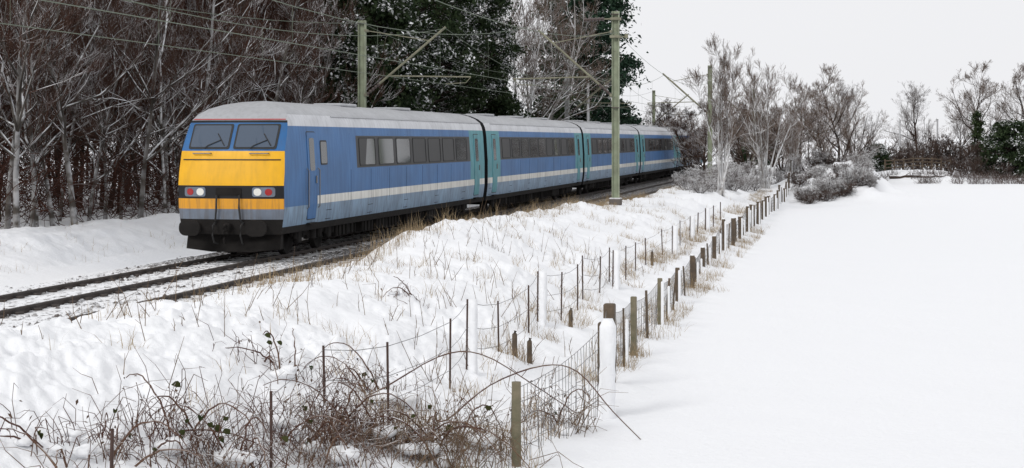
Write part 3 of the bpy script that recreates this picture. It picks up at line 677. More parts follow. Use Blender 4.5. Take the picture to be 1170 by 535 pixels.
def ever_template(name, seed, H, R, nclump, nleaf, size, shape='dome', matl='ever', base=.05, csz=.7):
    rng = np.random.default_rng(seed)
    if shape == 'cone': t = rng.uniform(0, 1, nclump) ** .8; rad = R * (1 - t) ** .7 * (.75 + .25 * rng.uniform(0, 1, nclump)); z = H * (base + (1 - base) * t)
    elif shape == 'dome':
        t = rng.uniform(0, 1, nclump); z = H * (base + (1 - base) * t); rad = R * np.sqrt(np.clip(1 - (np.abs(t - .38) / .66) ** 2.2, .02, 1)) * rng.uniform(.55, 1.0, nclump)
    else:                                                       # layered pine
        lay = rng.integers(0, 13, nclump); t = (lay + rng.uniform(-.15, .15, nclump)) / 13; z = H * (.22 + .78 * t); az = lay * 2.4
        rad = R * (1 - .75 * np.clip(t, 0, 1) ** 1.5) * rng.uniform(.15, 1.0, nclump)
    th = rng.uniform(0, 6.28, nclump) if shape != 'pine' else az + rng.normal(0, .55, nclump) + rng.integers(0, 3, nclump) * 2.1
    C = np.stack([rad * np.cos(th), rad * np.sin(th), z], -1)
    cs = csz * rng.uniform(.6, 1.3, nclump)
    I = np.repeat(np.arange(nclump), nleaf); q = rng.normal(0, .5, (len(I), 3)) * np.array([1, 1, .55])
    q[:, 2] -= .3 * np.hypot(q[:, 0], q[:, 1])
    v, f = leaf_quads(rng, C[I] + q * cs[I][:, None], size, .5)
    cm = np_mesh('crown', v, f, M[matl])
    B = C.copy(); A = np.stack([np.zeros(nclump), np.zeros(nclump), np.maximum(z - .35 * rad, .2)], -1)
    s1 = seg_tubes(A, B, np.full(nclump, .05), np.full(nclump, .015), 4)
    zz = np.linspace(0, H * .93, 8); tr = np.stack([.1 * np.sin(zz), .1 * np.cos(zz * 1.3), zz], -1)
    s0 = seg_tubes(tr[:-1], tr[1:], np.linspace(.22, .05, 8)[:-1] * H / 12, np.linspace(.22, .05, 8)[1:] * H / 12, 7)
    v, f = merge([s0, s1]); tm = np_mesh('trunk', v, f, M['bark_dark'])
    return name, tm, cm

# ------------------------------------------------------------------ wood behind the railway
WT = [tree_template('bare_tree', 101 + i, M['bark_grey'], M['twig_dark'], 2, height=h, r0=.10, levels=((24, .34, 50, .12, 1.0), (7, .5, 38, .15, 1.), (5, .55, 36, .15, 1.), (3, .6, 32, .2, 1.)), up=.75, rmin=.0075, tw=.045, lean=.02) for i, h in enumerate((13.5, 12.0, 14.5))]
WD = [tree_template('bare_tree', 131 + i, M['bark_dark'], M['twig_red'], 2, height=h, r0=.11, stems=st, spread=.08, levels=((26, .34, 50, .08, 1.0), (9, .48, 42, .1, 1.), (7, .5, 42, .15, 1.), (5, .55, 38, .2, 1.)), up=.5, rmin=.0085, tw=.07) for i, (h, st) in enumerate(((13, 1), (11, 2), (15, 1)))]
front = [(8, 24.0, 1, 1.0, 'pale slim trunk at the left edge of the wood'), (19, 22.8, 0, 1.05, 'pale straight tree second from the left edge of the wood'),
         (62, 24.5, 2, 1.0, 'dark-based tree left of the crooked trunk in the wood'), (86, 23.0, 1, 1.15, 'crooked snow-dusted tree by the snow bank'),
         (120, 25.5, 0, .8, 'thin tree between the crooked and the pale upright trunk'), (160, 22.9, 2, 1.1, 'pale upright tree nearest the train front, base in the snow bank'),
         (232, 23.6, 0, 1.05, 'bare tree with forked pale limbs above the cab roof'), (300, 23.2, 1, 1.1, 'bare tree with white limbs above the blue roof, left of the green mast'), (352, 24.2, 2, .95, 'bare tree with spreading snowy limbs just left of the green mast')]
for px, L, k, sc, lb in front:
    X, Y = XL(px, L); plant_tree(WT[k], X, Y, lb, 'trees along the edge of the wood', sc)
rr = random.Random(5); cnt = 0
for px in (-40, -22, 34, 46, 104, 140, 186, 206, 252, 272, 318, 335, 372):
    X, Y = XL(px + rr.uniform(-5, 5), rr.uniform(23.4, 26.5)); plant_tree(WT[rr.randrange(3)], X, Y, 'slim bare tree between the larger trunks at the front of the wood', 'slim trees along the edge of the wood', rr.uniform(.75, .95))
for L0, ds, kind in ((26.5, 4.0, 0), (29.5, 4.2, 1), (33.5, 4.2, 1), (38.5, 4.6, 1), (45, 5.2, 1)):
    s = 12 + L0 * .2
    while s < 150:
        L = L0 + rr.uniform(-1.3, 1.3); p = P(s + rr.uniform(-1.2, 1.2), L); px = 585 + F * p.x / p.y
        if -260 < px < 565 and not (395 < px < 560 and L0 < 28):
            tp = (WT if kind == 0 and rr.random() < .6 else WD)[rr.randrange(3)]
            plant_tree(tp, p.x, p.y, 'bare brown tree deep among others in the dark wood', 'trees inside the wood', rr.uniform(.85, 1.25)); cnt += 1
        s += ds * rr.uniform(.75, 1.3)
# undergrowth and far mass of twigs that closes the wood
n = 44000; s = RNG.uniform(5, 175, n); L = np.where(RNG.random(n) < .45, RNG.uniform(22.9, 32, n), RNG.uniform(24.5, 62, n)); X = s * SN - L * CS; Y = s * CS + L * SN
px = 585 + F * X / Y; kp = (px > -280) & (px < 580); X, Y, L = X[kp], Y[kp], L[kp]; n = len(X)
low = RNG.random(n) < np.where(L < 32, .7, .4)
z = ground(X, Y) + np.where(low, RNG.uniform(0, 2.2, n), RNG.uniform(.2, 12, n) * np.clip((L - 22) / 16, .15, 1))
Ap = np.stack([X, Y, z], -1); d = unit(RNG.normal(0, 1, (n, 3)) * np.array([1, 1, .8]) + np.array([0, 0, .8])); ln = RNG.uniform(.5, 1.7, n)
mid = Ap + d * (ln * .5)[:, None]; d2 = unit(d + RNG.normal(0, .35, (n, 3))); end = mid + d2 * (ln * .5)[:, None]
r_ = RNG.uniform(.008, .018, n)
v, f = merge([seg_tubes(Ap, mid, r_, r_ * .8), seg_tubes(mid, end, r_ * .8, r_ * .4)])
tag(link('undergrowth', np_mesh('undergrowth', v, f, M['twig_red'])), 'dark reddish tangle of twigs filling the wood', 'undergrowth', kind='stuff')
# evergreens over the train
E1 = ever_template('evergreen_tree', 201, 16, 4.0, 330, 190, .115, 'dome'); E2 = ever_template('evergreen_tree', 202, 14, 3.0, 260, 190, .115, 'cone', csz=.75)
E3 = ever_template('evergreen_shrub', 203, 5.5, 2.2, 90, 130, .14, 'dome', csz=.6)
for px, L, tp, sc, lb in ((424, 22.5, E2, 1.0, 'dark evergreen just right of the left green mast'), (470, 24.0, E1, 1.0, 'broad dark evergreen with snow-patched boughs above the train'), (522, 23.0, E1, .95, 'dark evergreen right of the broad one, against the bare trees'), (556, 25.0, E2, .72, 'dark evergreen beside the gap of snowy birch twigs'), (395, 25.0, E2, .95, 'dark evergreen half hidden behind the left green mast')):
    X, Y = XL(px, L); plant_tree(tp, X, Y, lb, 'evergreens behind the train', sc)
for px, L, lb in ((575, 20.8, 'low evergreen bush peeping over the train roof below the bare stems'), (640, 21, 'low evergreen bush left of the pale thin mast'), (690, 21.5, 'low evergreen bush left of the tall sky mast')):
    X, Y = XL(px, L); plant_tree(E3, X, Y, lb, 'evergreen bushes behind the train', 1.0 if px < 600 else 1.15, cat='bush')
PN = ever_template('pine_tree', 205, 19, 5.0, 240, 170, .17, 'pine', 'ever2', csz=1.0)
X, Y = XL(668, 21.5); plant_tree(PN, X, Y, 'tall dark pine with layered boughs left of the sky mast', sc=1.05, rz=.6)
BI = [tree_template('birch_tree', 301 + i, M['bark_pale'], M['twig_brown'], 2, height=15, r0=.12, stems=2, spread=.10, levels=((20, .32, 45, .2, 1.), (6, .5, 40, .2, 1.), (5, .5, 40, .2, 1.), (3, .55, 35, .2, 1.)), up=.5, rmin=.0085) for i in range(2)]
for px, L, k, lb in ((585, 21.5, 0, 'pale-stemmed tree left of the pair above the second carriage'), (608, 20.8, 1, 'pale-stemmed tree with crossing white limbs above the second carriage'), (632, 22.5, 0, 'pale-stemmed tree in front of the pine')):
    X, Y = XL(px, L); plant_tree(BI[k], X, Y, lb, 'pale stems beside the pine', 1.0)

# ------------------------------------------------------------------ saplings, shrubs and trees on the right
SA = [tree_template('multi_stem_tree', 401 + i, M['bark_pale'], M['twig_brown'], 2, height=h, r0=.085, stems=st, spread=sp, levels=((15, .30, 30, .25, .97), (6, .6, 28, .15, 1.), (5, .65, 26, .1, 1.)), up=.45, rmin=.008, tw=.05, lean=.07) for i, (h, st, sp) in enumerate(((9.4, 8, .10), (9.2, 10, .19)))]
RT = [tree_template('round_tree', 421 + i, M['bark_dark'], M[mm], 2, height=h, r0=.20, stems=st, spread=.16, levels=((18, .60, 50, .22, 1.), (8, .58, 40, .15, 1.), (7, .60, 34, .1, 1.), (4, .72, 28, .1, 1.)), up=.28, rmin=rm) for i, (h, st, mm, rm) in enumerate(((8.0, 1, 'twig_snow', .007), (9.2, 1, 'twig_brown', .008), (7.6, 2, 'twig_dark', .009)))]
SH = [tree_template('hedge_shrub', 441 + i, M['bark_dark'], M['hedge'], 1, height=3.2, r0=.05, stems=9, spread=.45, levels=((8, .45, 40, .1, 1.), (6, .5, 40, .15, 1.), (5, .55, 36, .2, 1.)), up=.3, rmin=.013) for i in range(2)]
SB2 = tree_template('bramble_thicket', 452, M['bark_dark'], M['hedge'], 1, height=1.7, r0=.03, stems=12, spread=1.1, levels=((7, .5, 45, .1, 1.), (6, .55, 42, .1, 1.), (4, .55, 40, .2, 1.)), up=.0, rmin=.012)
SB = tree_template('bramble_thicket', 451, M['bark_dark'], M['twig_snow'], 1, height=2.0, r0=.03, stems=12, spread=.9, levels=((7, .5, 45, .1, 1.), (6, .55, 42, .1, 1.), (4, .55, 40, .2, 1.)), up=.1, rmin=.010)
def place(tp, px, Y, label, group=None, sc=1.0, rz=None, cat='tree'):
    X = (px - 585) * Y / F; return plant_tree(tp, X, Y, label, group, sc, rz, cat)
place(SA[0], 824, 92, 'clump of upright white stems nearest the train tail', 'pale sapling clumps on the bank', .86, .3)
place(SA[1], 873, 112, 'wider clump of spreading white stems right of the first', 'pale sapling clumps on the bank', .92, 1.1)
BT = [tree_template('fan_crowned_tree', 481 + i, M['bark_dark'], M[mm], 2, height=8.0, r0=.11, stems=7, spread=.42, levels=((13, .36, 36, .12, 1.), (6, .55, 32, .1, 1.), (5, .6, 30, .1, 1.)), up=.35, rmin=.0085, lean=.12) for i, mm in enumerate(('twig_brown', 'twig_snow'))]
for px, Y, k, sc, lb in ((952, 147, 0, .90, 'round fan-shaped brown tree above the bramble mound'), (978, 153, 1, .86, 'snow-dusted fan-shaped tree at the end of the mound'), (925, 150, 0, .76, 'low brown fan-shaped tree left of the round one'), (893, 152, 0, .82, 'brown fan-shaped tree right behind the wider white stems'), (790, 132, 0, .72, 'brown fan-shaped tree where the train tail vanishes'), (852, 146, 0, .74, 'brown fan-shaped tree between both clumps of white stems'),
                           (1040, 184, 1, .66, 'pale fan-shaped tree right of the left white pole'), (1062, 188, 1, .74, 'pale fan-shaped tree beside the right white pole'), (1135, 184, 1, .84, 'pale fan-shaped tree behind the big evergreen bush'), (1166, 182, 1, .86, 'pale fan-shaped tree at the right picture edge'), (742, 160, 1, .62, 'small faint fan-shaped tree right of the tall mast'), (765, 178, 1, .66, 'small faint fan-shaped tree over the last carriage')):
    place(BT[k], px, Y, lb, 'fan-crowned trees beyond the bank and field', sc)
place(SA[0], 905, 124, 'low clump of pale stems beside the round brown tree', 'pale sapling clumps on the bank', .62, 2.1)
for px, Y, k, sc, lb in ((790, 150, 2, .85, 'brown tree behind the train tail, left of the white stems'), (806, 128, 2, .62, 'dark shrubby tree directly behind the first white stems'), (845, 150, 2, .80, 'brown tree between the two clumps of white stems'), (885, 165, 2, .85, 'brown tree behind the wider clump of white stems'), (915, 150, 1, .80, 'brown tree left of the rounded snowy one'), (935, 158, 1, .86, 'brown tree squeezed between its two rounder neighbours'), (958, 152, 1, .98, 'rounded brown tree at the end of the fence'), (974, 165, 0, 1.02, 'rounded snowy tree just behind the brown one at the fence end'),
                           (738, 150, 1, .62, 'small bare tree right of the tall sky mast'), (757, 175, 0, .62, 'small pale tree over the train tail'), (775, 190, 1, .62, 'small faint tree far over the train tail')):
    place(RT[k], px, Y, lb, 'bare trees beyond the bank', sc)
place(RT[0], 1049, 178, 'broad snow-whitened tree between the two white poles', 'bare trees beyond the field', .98)
place(RT[1], 1113, 170, 'tall brown tree with ivy-clad trunk beyond the field', 'bare trees beyond the field', 1.08, 1.0)
place(RT[1], 1178, 172, 'bare tree cut by the right edge of the picture', 'bare trees beyond the field', 1.08, 2.4)
place(RT[0], 1095, 188, 'thin pale tree left of the ivy-clad one', 'bare trees beyond the field', .75)
IV = ever_template('ivy_growth', 461, 6.2, .42, 70, 60, .12, 'dome', 'ivy', csz=.42)
X = (1117 - 585) * 169.2 / F
t = plant_tree(IV, X, 169.2, 'column of dark ivy climbing the tall brown tree', sc=1.05, cat='ivy')
EB = ever_template('evergreen_shrub', 471, 6.0, 2.4, 130, 130, .16, 'dome', 'ever', csz=.62)
place(EB, 1152, 160, 'big dark evergreen bush near the right edge', sc=.92, cat='bush'); place(EB, 1001, 166, 'small dark evergreen bush left of the white poles', sc=.52, cat='bush'); place(EB, 1172, 163, 'dark evergreen bush cut by the right picture edge', sc=.9, cat='bush')
place(EB, 862, 175, 'evergreen glimpsed behind the wider white stems', sc=.9, cat='bush')
hl = 'leafless brown shrub in the hedge beyond the field'
for i, px in enumerate(range(1008, 1200, 9)):
    Y = 168 + rr.uniform(-3, 4); place(SH[i % 2], px + rr.uniform(-3, 3), Y, hl, 'shrubs of the far hedge', rr.uniform(.95, 1.35) * (1.0 if px > 1060 else .7), cat='shrub')
for i, px in enumerate(range(1086, 1190, 13)):
    place(SH[(i + 1) % 2], px, 159 + rr.uniform(-1.5, 2), 'low leafless shrub at the foot of the far hedge', 'low shrubs at the field end', rr.uniform(.45, .7), cat='shrub')
for i, (px, Y, sc) in enumerate(((800, 88, .55), (812, 90, .5), (838, 100, .6), (850, 106, .7), (862, 108, .6), (884, 116, .7), (897, 118, .8), (780, 96, .55), (793, 104, .6), (806, 96, .8), (818, 99, .9), (832, 104, .9), (846, 110, 1.0), (786, 92, .6), (858, 112, .9))):
    place(SB, px, Y, 'snow-laden scrub round the white stems on the bank', 'scrub below the saplings', sc, cat='scrub')
for i in range(64):
    px = rr.uniform(912, 996); Y = rr.uniform(101, 114) + (px - 905) * .05
    place((SB, SB2)[i % 2], px, Y, 'snow-laden bramble on the mound at the fence end', 'brambles on the mound', rr.uniform(.35, .75), cat='bramble')
C_ = []
n = 5200; px = RNG.uniform(985, 1250, n); Y = 149 + RNG.uniform(0, 1, n) ** 1.5 * 9; X = (px - 585) * Y / F; k = (fbm(px / 12, Y / 3, 83, 3) + np.where(px > 1088, .35, -.12)) > 0
Ap = np.stack([X, Y, ground(X, Y) - .05], -1)[k]; n = len(Ap); d = unit(RNG.normal(0, .7, (n, 3)) + np.array([0, 0, 1.])); ln = RNG.uniform(.2, .9, n)
v, f = seg_tubes(Ap, Ap + d * ln[:, None], np.full(n, .014), np.full(n, .008))
tag(link('verge_weeds', np_mesh('verge_weeds', v, f, M['hedge'])), 'rough dead weeds along the far edge of the field', 'weeds', kind='stuff')
# dark rail fence in front of the far hedge
fn = tag(empty('rail_fence', (0, 0, 0)), 'low dark rail fence in front of the two white poles', 'fence')
x0, x1, Yf = (1006 - 585) * 166 / F, (1080 - 585) * 166 / F, 164.0
for k in range(8):
    x = x0 + (x1 - x0) * k / 7; g = gz(x, Yf); MB().box((x, Yf, g + .6), (.13, .13, 1.4), 0, .02).build('post', M['wood_dark'], fn)
for h in (.45, .8, 1.12):
    mb = MB(); mb.tube([(x0 + (x1 - x0) * k / 7, Yf - .09, gz(x0 + (x1 - x0) * k / 7, Yf) + h) for k in range(8)], .05, 4); mb.build('rail', M['wood_dark'], fn)
lg = MB(); q = random.Random(8); lp = []
for k in range(12): x = (1016 + 66 * k / 11 - 585) * 152 / F; y = 152 + q.uniform(-.15, .15) + k * .05; lp.append((x, y, gz(x, y) + .10 + q.uniform(-.04, .06)))
lg.tube(lp, [.16 - .008 * k + q.uniform(-.02, .02) for k in range(12)], 8)
for k in (3, 6, 9): p = Vector(lp[k]); lg.tube([p, p + Vector((q.uniform(-.5, .5), -.2, .35))], [.05, .02], 5)
tag(lg.build('fallen_log', snowy('log_bark', (.07, .05, .04), (.05, .04, .035), .45, .8, .3, .4)), 'dark fallen trunk on the snowy verge beyond the field', 'log')
# far hedgerow on the rising land
n = 15000; X = RNG.uniform(-100, 700, n); k = RNG.integers(0, 3, n); Yb = np.array([420., 640., 930.])[k] + .05 * X + RNG.normal(0, 2, n); 
hh = np.array([2.0, 2.5, 6.5])[k] * (.55 + .9 * np.clip(fbm(X / 30, Yb / 50, 81, 3) + .35, 0, 1)) * RNG.uniform(.1, 1, n)
Ap = np.stack([X, Yb, ground(X, Yb) + hh * .6], -1); d = unit(RNG.normal(0, 1, (n, 3)) + np.array([0, 0, 1.2])); ln = RNG.uniform(.8, 2.2, n)
v, f = seg_tubes(Ap, Ap + d * ln[:, None], np.full(n, .06), np.full(n, .03))
tag(link('distant_hedgerows', np_mesh('distant_hedgerows', v, f, M['twig_brown'])), 'faint far hedgerows on the snowy rise', 'hedgerow', kind='stuff')

# ------------------------------------------------------------------ field fence with netting
FX = [(497, 20, None), (590, 437, .115), (724, 339, .10), (754, 318, .10), (774, 306, .10), (791, 292, .11), (803, 283, .12), (816, 270, .12)]
posts = []
def fence_xy(x, L): Y = YL(x, L); return (x - 585) * Y / F, Y
fence = tag(empty('field_fence', P(20, 3.8)), 'weathered post and netting fence along the snowy field', 'fence'); fence.location = (0, 0, 0)
def add_post(x, y, ztop, w, m, lean=(0, 0), plaster=False, rnd=False):
    g = gz(x, y) - .25; H = ztop - g
    mb = MB()
    if rnd: mb.tube([(0, 0, 0), (lean[0] * .5, lean[1] * .5, H * .5), (lean[0], lean[1], H)], [w / 2, w / 2 * 1.03, w / 2 * .97], 10)
    else: mb.box((0, 0, H / 2), (w, w, H), 0, w * .12)
    o = mb.build('post', m, fence, rnd, (x, y, g)); o.rotation_euler = (lean[1], lean[0], rr.uniform(-.3, .3)) if not rnd else (0, 0, 0)
    if y > 40: mb = MB(); blob(mb, (0, 0, H + .01), (w * .5, w * .5, .03)); mb.build('snow_cap', M['snow'], o, True)
    if plaster:
        mb = MB(); mb.box((w * .5, -w * .3, H * .5), (.06, w * 1.0, H * .9), 0, .02); mb.build('snow', M['snow'], o)
    posts.append((x, y, g + .25, ztop)); return o
def blob(mb, c, r, n=8, k=5, jit=.12):
    vs = []; fs = []; q = random.Random(int(abs(c[0]) * 977 + abs(c[1]) * 131) + len(mb.v))
    for i in range(k + 1):
        a = math.pi * i / k
        for j in range(n):
            b = 2 * math.pi * j / n; e = 1 + q.uniform(-jit, jit)
            vs.append((c[0] + r[0] * math.sin(a) * math.cos(b) * e, c[1] + r[1] * math.sin(a) * math.sin(b) * e, c[2] + r[2] * math.cos(a) * e))
    for i in range(k):
        for j in range(n): fs.append((i * n + (j + 1) % n, i * n + j, (i + 1) * n + j, (i + 1) * n + (j + 1) % n)[::-1] if False else (i * n + j, (i + 1) * n + j, (i + 1) * n + (j + 1) % n, i * n + (j + 1) % n))
    mb.add(vs, fs)
add_post(.05, 19.75, 1.10, .115, M['wood'], rnd=True)
# corner pair: snow-plastered post in front, brown square post behind
xw, yw = (692 - 585) * 23.9 / F, 23.9
o = add_post(xw - .02, yw + .06, 1.34, .16, M['wood_dark'])
mb = MB(); gg = gz(xw, yw); rows_ = 11
prof = []
vs = []; fs = []; q = random.Random(3)
for i in range(14):
    h = gg - .05 + (1.40 - gg + .05) * i / 13; w = .125 + q.uniform(-.012, .012) - .02 * i / 13; e = (.03 if i == 13 else 0)
    xo = .02 * i / 13
    vs += [(-w + xo + e, -.10, h), (-w * .5 + xo, -.165 + q.uniform(-.015, .015) + e, h), (w * .5 + xo, -.165 + q.uniform(-.015, .015) + e, h), (w + xo - e, -.10, h), (w + xo - e, .02, h), (-w + xo + e, .02, h)]
for i in range(13):
    for k in range(6): fs.append((i * 6 + k, i * 6 + (k + 1) % 6, i * 6 + 6 + (k + 1) % 6, i * 6 + 6 + k))
fs.append(tuple(range(78, 84)))
mb.add([(x, y, z) for x, y, z in vs], fs); mb.build('snow_plaster', M['snow'], fence, True, (xw + .01, yw, 0))
X, Y = fence_xy(696.5, 3.72); add_post(X, Y, zpx(347, Y), .17, M['wood_dark'])
for x, yt, w in FX[2:]:
    X, Y = fence_xy(x, 3.85 + .15 * (x > 770) + .25 * (x > 795)); add_post(X, Y, zpx(yt, Y), w, M['wood'] if x < 760 else M['wood_dark'], plaster=x in (754, 774))
s = (Vector((posts[-1][0], posts[-1][1], 0))).dot(Vector((SN, CS, 0)))
while s < 118:
    s += rr.uniform(3.2, 4.6); p = P(s, 4.25 - .004 * (s - 60) + rr.uniform(-.08, .08)); add_post(p.x, p.y, gz(p.x, p.y) + rr.uniform(.85, 1.1), .12, M['wood_dark'], plaster=rr.random() < .75)
posts.sort(key=lambda p: p[1])
for a, b in zip(posts[:-1], posts[1:]):
    if b[1] - a[1] < 2.2 or a[1] < 26: continue
    for t in ((.5,) if b[1] - a[1] < 4.5 else (.34, .68)):
        t += rr.uniform(-.08, .08); x, y = a[0] + (b[0] - a[0]) * t, a[1] + (b[1] - a[1]) * t; g = gz(x, y) - .2; H = (a[3] + (b[3] - a[3]) * t) - g - rr.uniform(.0, .22)
        mb = MB(); w = rr.uniform(.022, .034); le = rr.uniform(-.07, .07); mb.tube([(0, 0, 0), (le * .4, 0, H * .5), (le, 0, H)], [w, w * .9, w * .8], 6); o = mb.build('stake', M['wood_dark'], fence, False, (x, y, g))
        if rr.random() < .6: mb = MB(); mb.box((w + .02, -.02, H * .45), (.05, .06, H * .8), 0, .02); mb.build('snow', M['snow'], o)
for a, b in zip(posts[:-1], posts[1:]):
    if b[1] - a[1] < .8: continue
    A3 = np.array([a[0] - .05, a[1], 0]); B3 = np.array([b[0] - .05, b[1], 0]); ln = np.linalg.norm(B3 - A3); near = a[1] < 60
    nv = max(3, int(ln / (.16 if near else .45))); t = np.linspace(0, 1, nv + 1); XY = A3 + (B3 - A3) * t[:, None]
    g = ground(XY[:, 0], XY[:, 1]); ht = (a[3] + (b[3] - a[3]) * t) - .10 - .10 * np.sin(t * math.pi); q = RNG.normal(0, .03, (nv + 1, 2))
    tops = np.stack([XY[:, 0], XY[:, 1], ht], -1); bots = np.stack([XY[:, 0] + q[:, 0], XY[:, 1] + q[:, 1], g - .02], -1)
    r = .0045 if near else .012
    pr = [seg_tubes(bots, tops, np.full(nv + 1, r), np.full(nv + 1, r))]
    for fr in (1.0, .8, .6, .4, .22):
        Q = bots * (1 - fr) + tops * fr; pr.append(seg_tubes(Q[:-1], Q[1:], np.full(nv, r), np.full(nv, r)))
    v, f = merge(pr); tag(link('netting', np_mesh('netting', v, f, M['wire']), fence), kind='stuff')

# ------------------------------------------------------------------ rod fence nearer the line
rf = tag(empty('wire_fence', (0, 0, 0)), 'thin wire fence on rusty iron rods along the foot of the snow bank', 'fence')
rods = [(126, 490, 5.9), (310, 447, 5.75), (371, 395, 6.15), (444, 391, 5.45), (514, 364, 5.45), (533, 342, 5.55), (570, 344, 5.45), (604, 326, 5.45), (614, 310, 5.6), (641, 311, 5.5), (660, 302, 5.45), (666, 292, 5.6), (685, 293, 5.5), (696, 283, 5.55), (700, 286, 5.4), (715, 281, 5.5), (726, 277, 5.5), (738, 272, 5.5), (757, 262, 5.5), (768, 258, 5.5), (777, 252, 5.5), (788, 247, 5.5), (797, 243, 5.5), (806, 238, 5.5), (815, 235, 5.5), (823, 231, 5.5)]
tops = []
for i, (x, yt, L) in enumerate(rods):
    X, Y = XL(x, L); g = gz(X, Y) - .15; zt = max(zpx(yt, Y), g + .75); zt = min(zt, g + 1.75)
    le = rr.uniform(-.03, .03); r = .016 if Y < 60 else .022
    mb = MB(); mb.tube([(0, 0, 0), (le * .5, 0, (zt - g) / 2), (le, 0, zt - g)], r, 6); o = mb.build('rod', M['rust'], rf, False, (X, Y, g))
    tops.append(Vector((X + le, Y, zt - .05)))
    if x in (533, 614, 700, 768, 788, 806):
        mb = MB(); H = zt - g; vs = []; fs = []; q = random.Random(x)
        for k in range(9):
            h = .05 + (H - .05) * k / 8; w0 = .03; w1 = .17 + q.uniform(-.015, .015)
            vs += [(w0, -.05, h), (w1, -.05 + q.uniform(-.01, .01), h), (w1, .05, h), (w0, .05, h)]
        for k in range(8):
            for j in range(4): fs.append((k * 4 + j, k * 4 + (j + 1) % 4, k * 4 + 4 + (j + 1) % 4, k * 4 + 4 + j))
        fs.append((32, 33, 34, 35)); mb.add(vs, fs); mb.build('snow_plaster', M['snow'], o, True)
for hh_ in (0, .36, .66):
    mb = MB(); pts = []
    for a, b in zip(tops[1:-1], tops[2:]):
        pts += [a - Vector((0, 0, hh_)), (a + b) / 2 - Vector((0, 0, hh_ + .03))]
    mb.tube(pts, .0045, 4); mb.build('wire', M['wire'], rf)
# stumps of old posts standing between the two fences
for x, yt, L in ((652, 345, 5.2), (605, 378, 5.0), (588, 376, 5.15), (745, 277, 5.4)):
    X, Y = XL(x, L); g = gz(X, Y) - .1; mb = MB(); mb.tube([(0, 0, 0), (0, 0, .45), (.01, 0, .5)], [.045, .04, .03], 7)
    mb.build('stub', M['wood_dark'], rf, False, (X, Y, g))

# ------------------------------------------------------------------ dead grass, stalks and brambles
def blades(C, h, w, lean, rng):
    n = len(C); a = rng.uniform(0, 6.28, n); side = np.stack([np.cos(a), np.sin(a), np.zeros(n)], -1) * w[:, None]
    l = rng.normal(0, 1, (n, 3)) * np.array([1, 1, 0]) * lean[:, None]; m = C + l * .35 + np.array([0, 0, 1.]) * (h * .55)[:, None]; t = C + l * 1.1 + np.array([0, 0, 1.]) * h[:, None]
    V = np.stack([C - side, C + side, m + side * .7, m - side * .7, t], 1).reshape(-1, 3); b = (np.arange(n) * 5)[:, None]
    return V, np.concatenate([np.concatenate([b + np.array([[0, 1, 2]]), b + np.array([[0, 2, 3]])]), b + np.array([[3, 2, 4]])])
def scatter(n, s0, s1, L0, L1, thr, seed, sc=(1.5, .7)):
    s = RNG.uniform(s0, s1, n); L = RNG.uniform(L0, L1, n); k = fbm(s / sc[0], L / sc[1], seed, 3) > thr; s, L = s[k], L[k]
    X = s * SN - L * CS; Y = s * CS + L * SN; return np.stack([X, Y, ground(X, Y) - .02], -1)
pts = [scatter(26000, 17, 70, 5.0, 9.8, .26, 91, (.9, .45)), scatter(9000, 24, 95, 9.0, 10.7, .0, 92, (2., 1.)), scatter(11000, 17, 75, 3.55, 4.5, .10, 93, (1.2, 1.0)), scatter(14000, 20, 110, 5.0, 5.9, .12, 94, (1.2, 1.0)), scatter(4200, 60, 120, 4.5, 9.5, .28, 95), scatter(1200, 20, 45, 3.0, 4.0, .3, 96), scatter(2600, 20, 60, 19.5, 22.8, .22, 99)]
tall_n = [len(np.concatenate(pts))]; pts += [scatter(9000, 26, 85, 9.5, 10.9, .12, 100, (1.6, .8)), scatter(3000, 19, 60, 3.6, 4.4, .30, 101, (.9, .8)), scatter(4000, 20, 80, 5.1, 5.8, .28, 102, (.9, .8))]
C = np.concatenate(pts); n = len(C)
hts = RNG.uniform(.06, .30, n); hts[tall_n[0]:] *= 1.8
v, f = blades(C, hts, np.full(n, .0038), RNG.uniform(.03, .20, n), RNG)
tag(link('dry_grass', np_mesh('dry_grass', v, f, M['straw'])), 'straw-coloured dead grass poking through the snow', 'grass', kind='stuff')
# upright dead stalks with side shoots, all over the bank
C = np.concatenate([scatter(420, 17, 45, 5.2, 9.6, -.1, 97), scatter(110, 17, 30, 3.6, 6, -.2, 98)]); n = len(C)
d = unit(RNG.normal(0, .28, (n, 3)) + np.array([0, 0, 1.])); h = RNG.uniform(.15, .62, n); mid = C + d * (h * .6)[:, None]; d2 = unit(d + RNG.normal(0, .25, (n, 3))); end = mid + d2 * (h * .5)[:, None]
pr = [seg_tubes(C, mid, np.full(n, .006), np.full(n, .0045)), seg_tubes(mid, end, np.full(n, .0045), np.full(n, .0025))]
for k in range(2):
    b = C + (mid - C) * RNG.uniform(.4, 1, (n, 1)); e = b + unit(d + RNG.normal(0, .38, (n, 3))) * RNG.uniform(.03, .12, (n, 1)); pr.append(seg_tubes(b, e, np.full(n, .0035), np.full(n, .002)))
v, f = merge(pr); tag(link('dead_stalks', np_mesh('dead_stalks', v, f, M['stalk'])), 'thin dead stalks standing out of the snow bank', 'stalks', kind='stuff')
def cane_pts(p0, p1, lift, q, n=12, wob=.013):
    out = []
    for k in range(n + 1):
        t = k / n; b = p0.lerp(p1, t) + Vector((q.uniform(-wob, wob), q.uniform(-wob, wob), 4 * lift * t * (1 - t) + q.uniform(-wob, wob) * .5)); out.append(b)
    return out
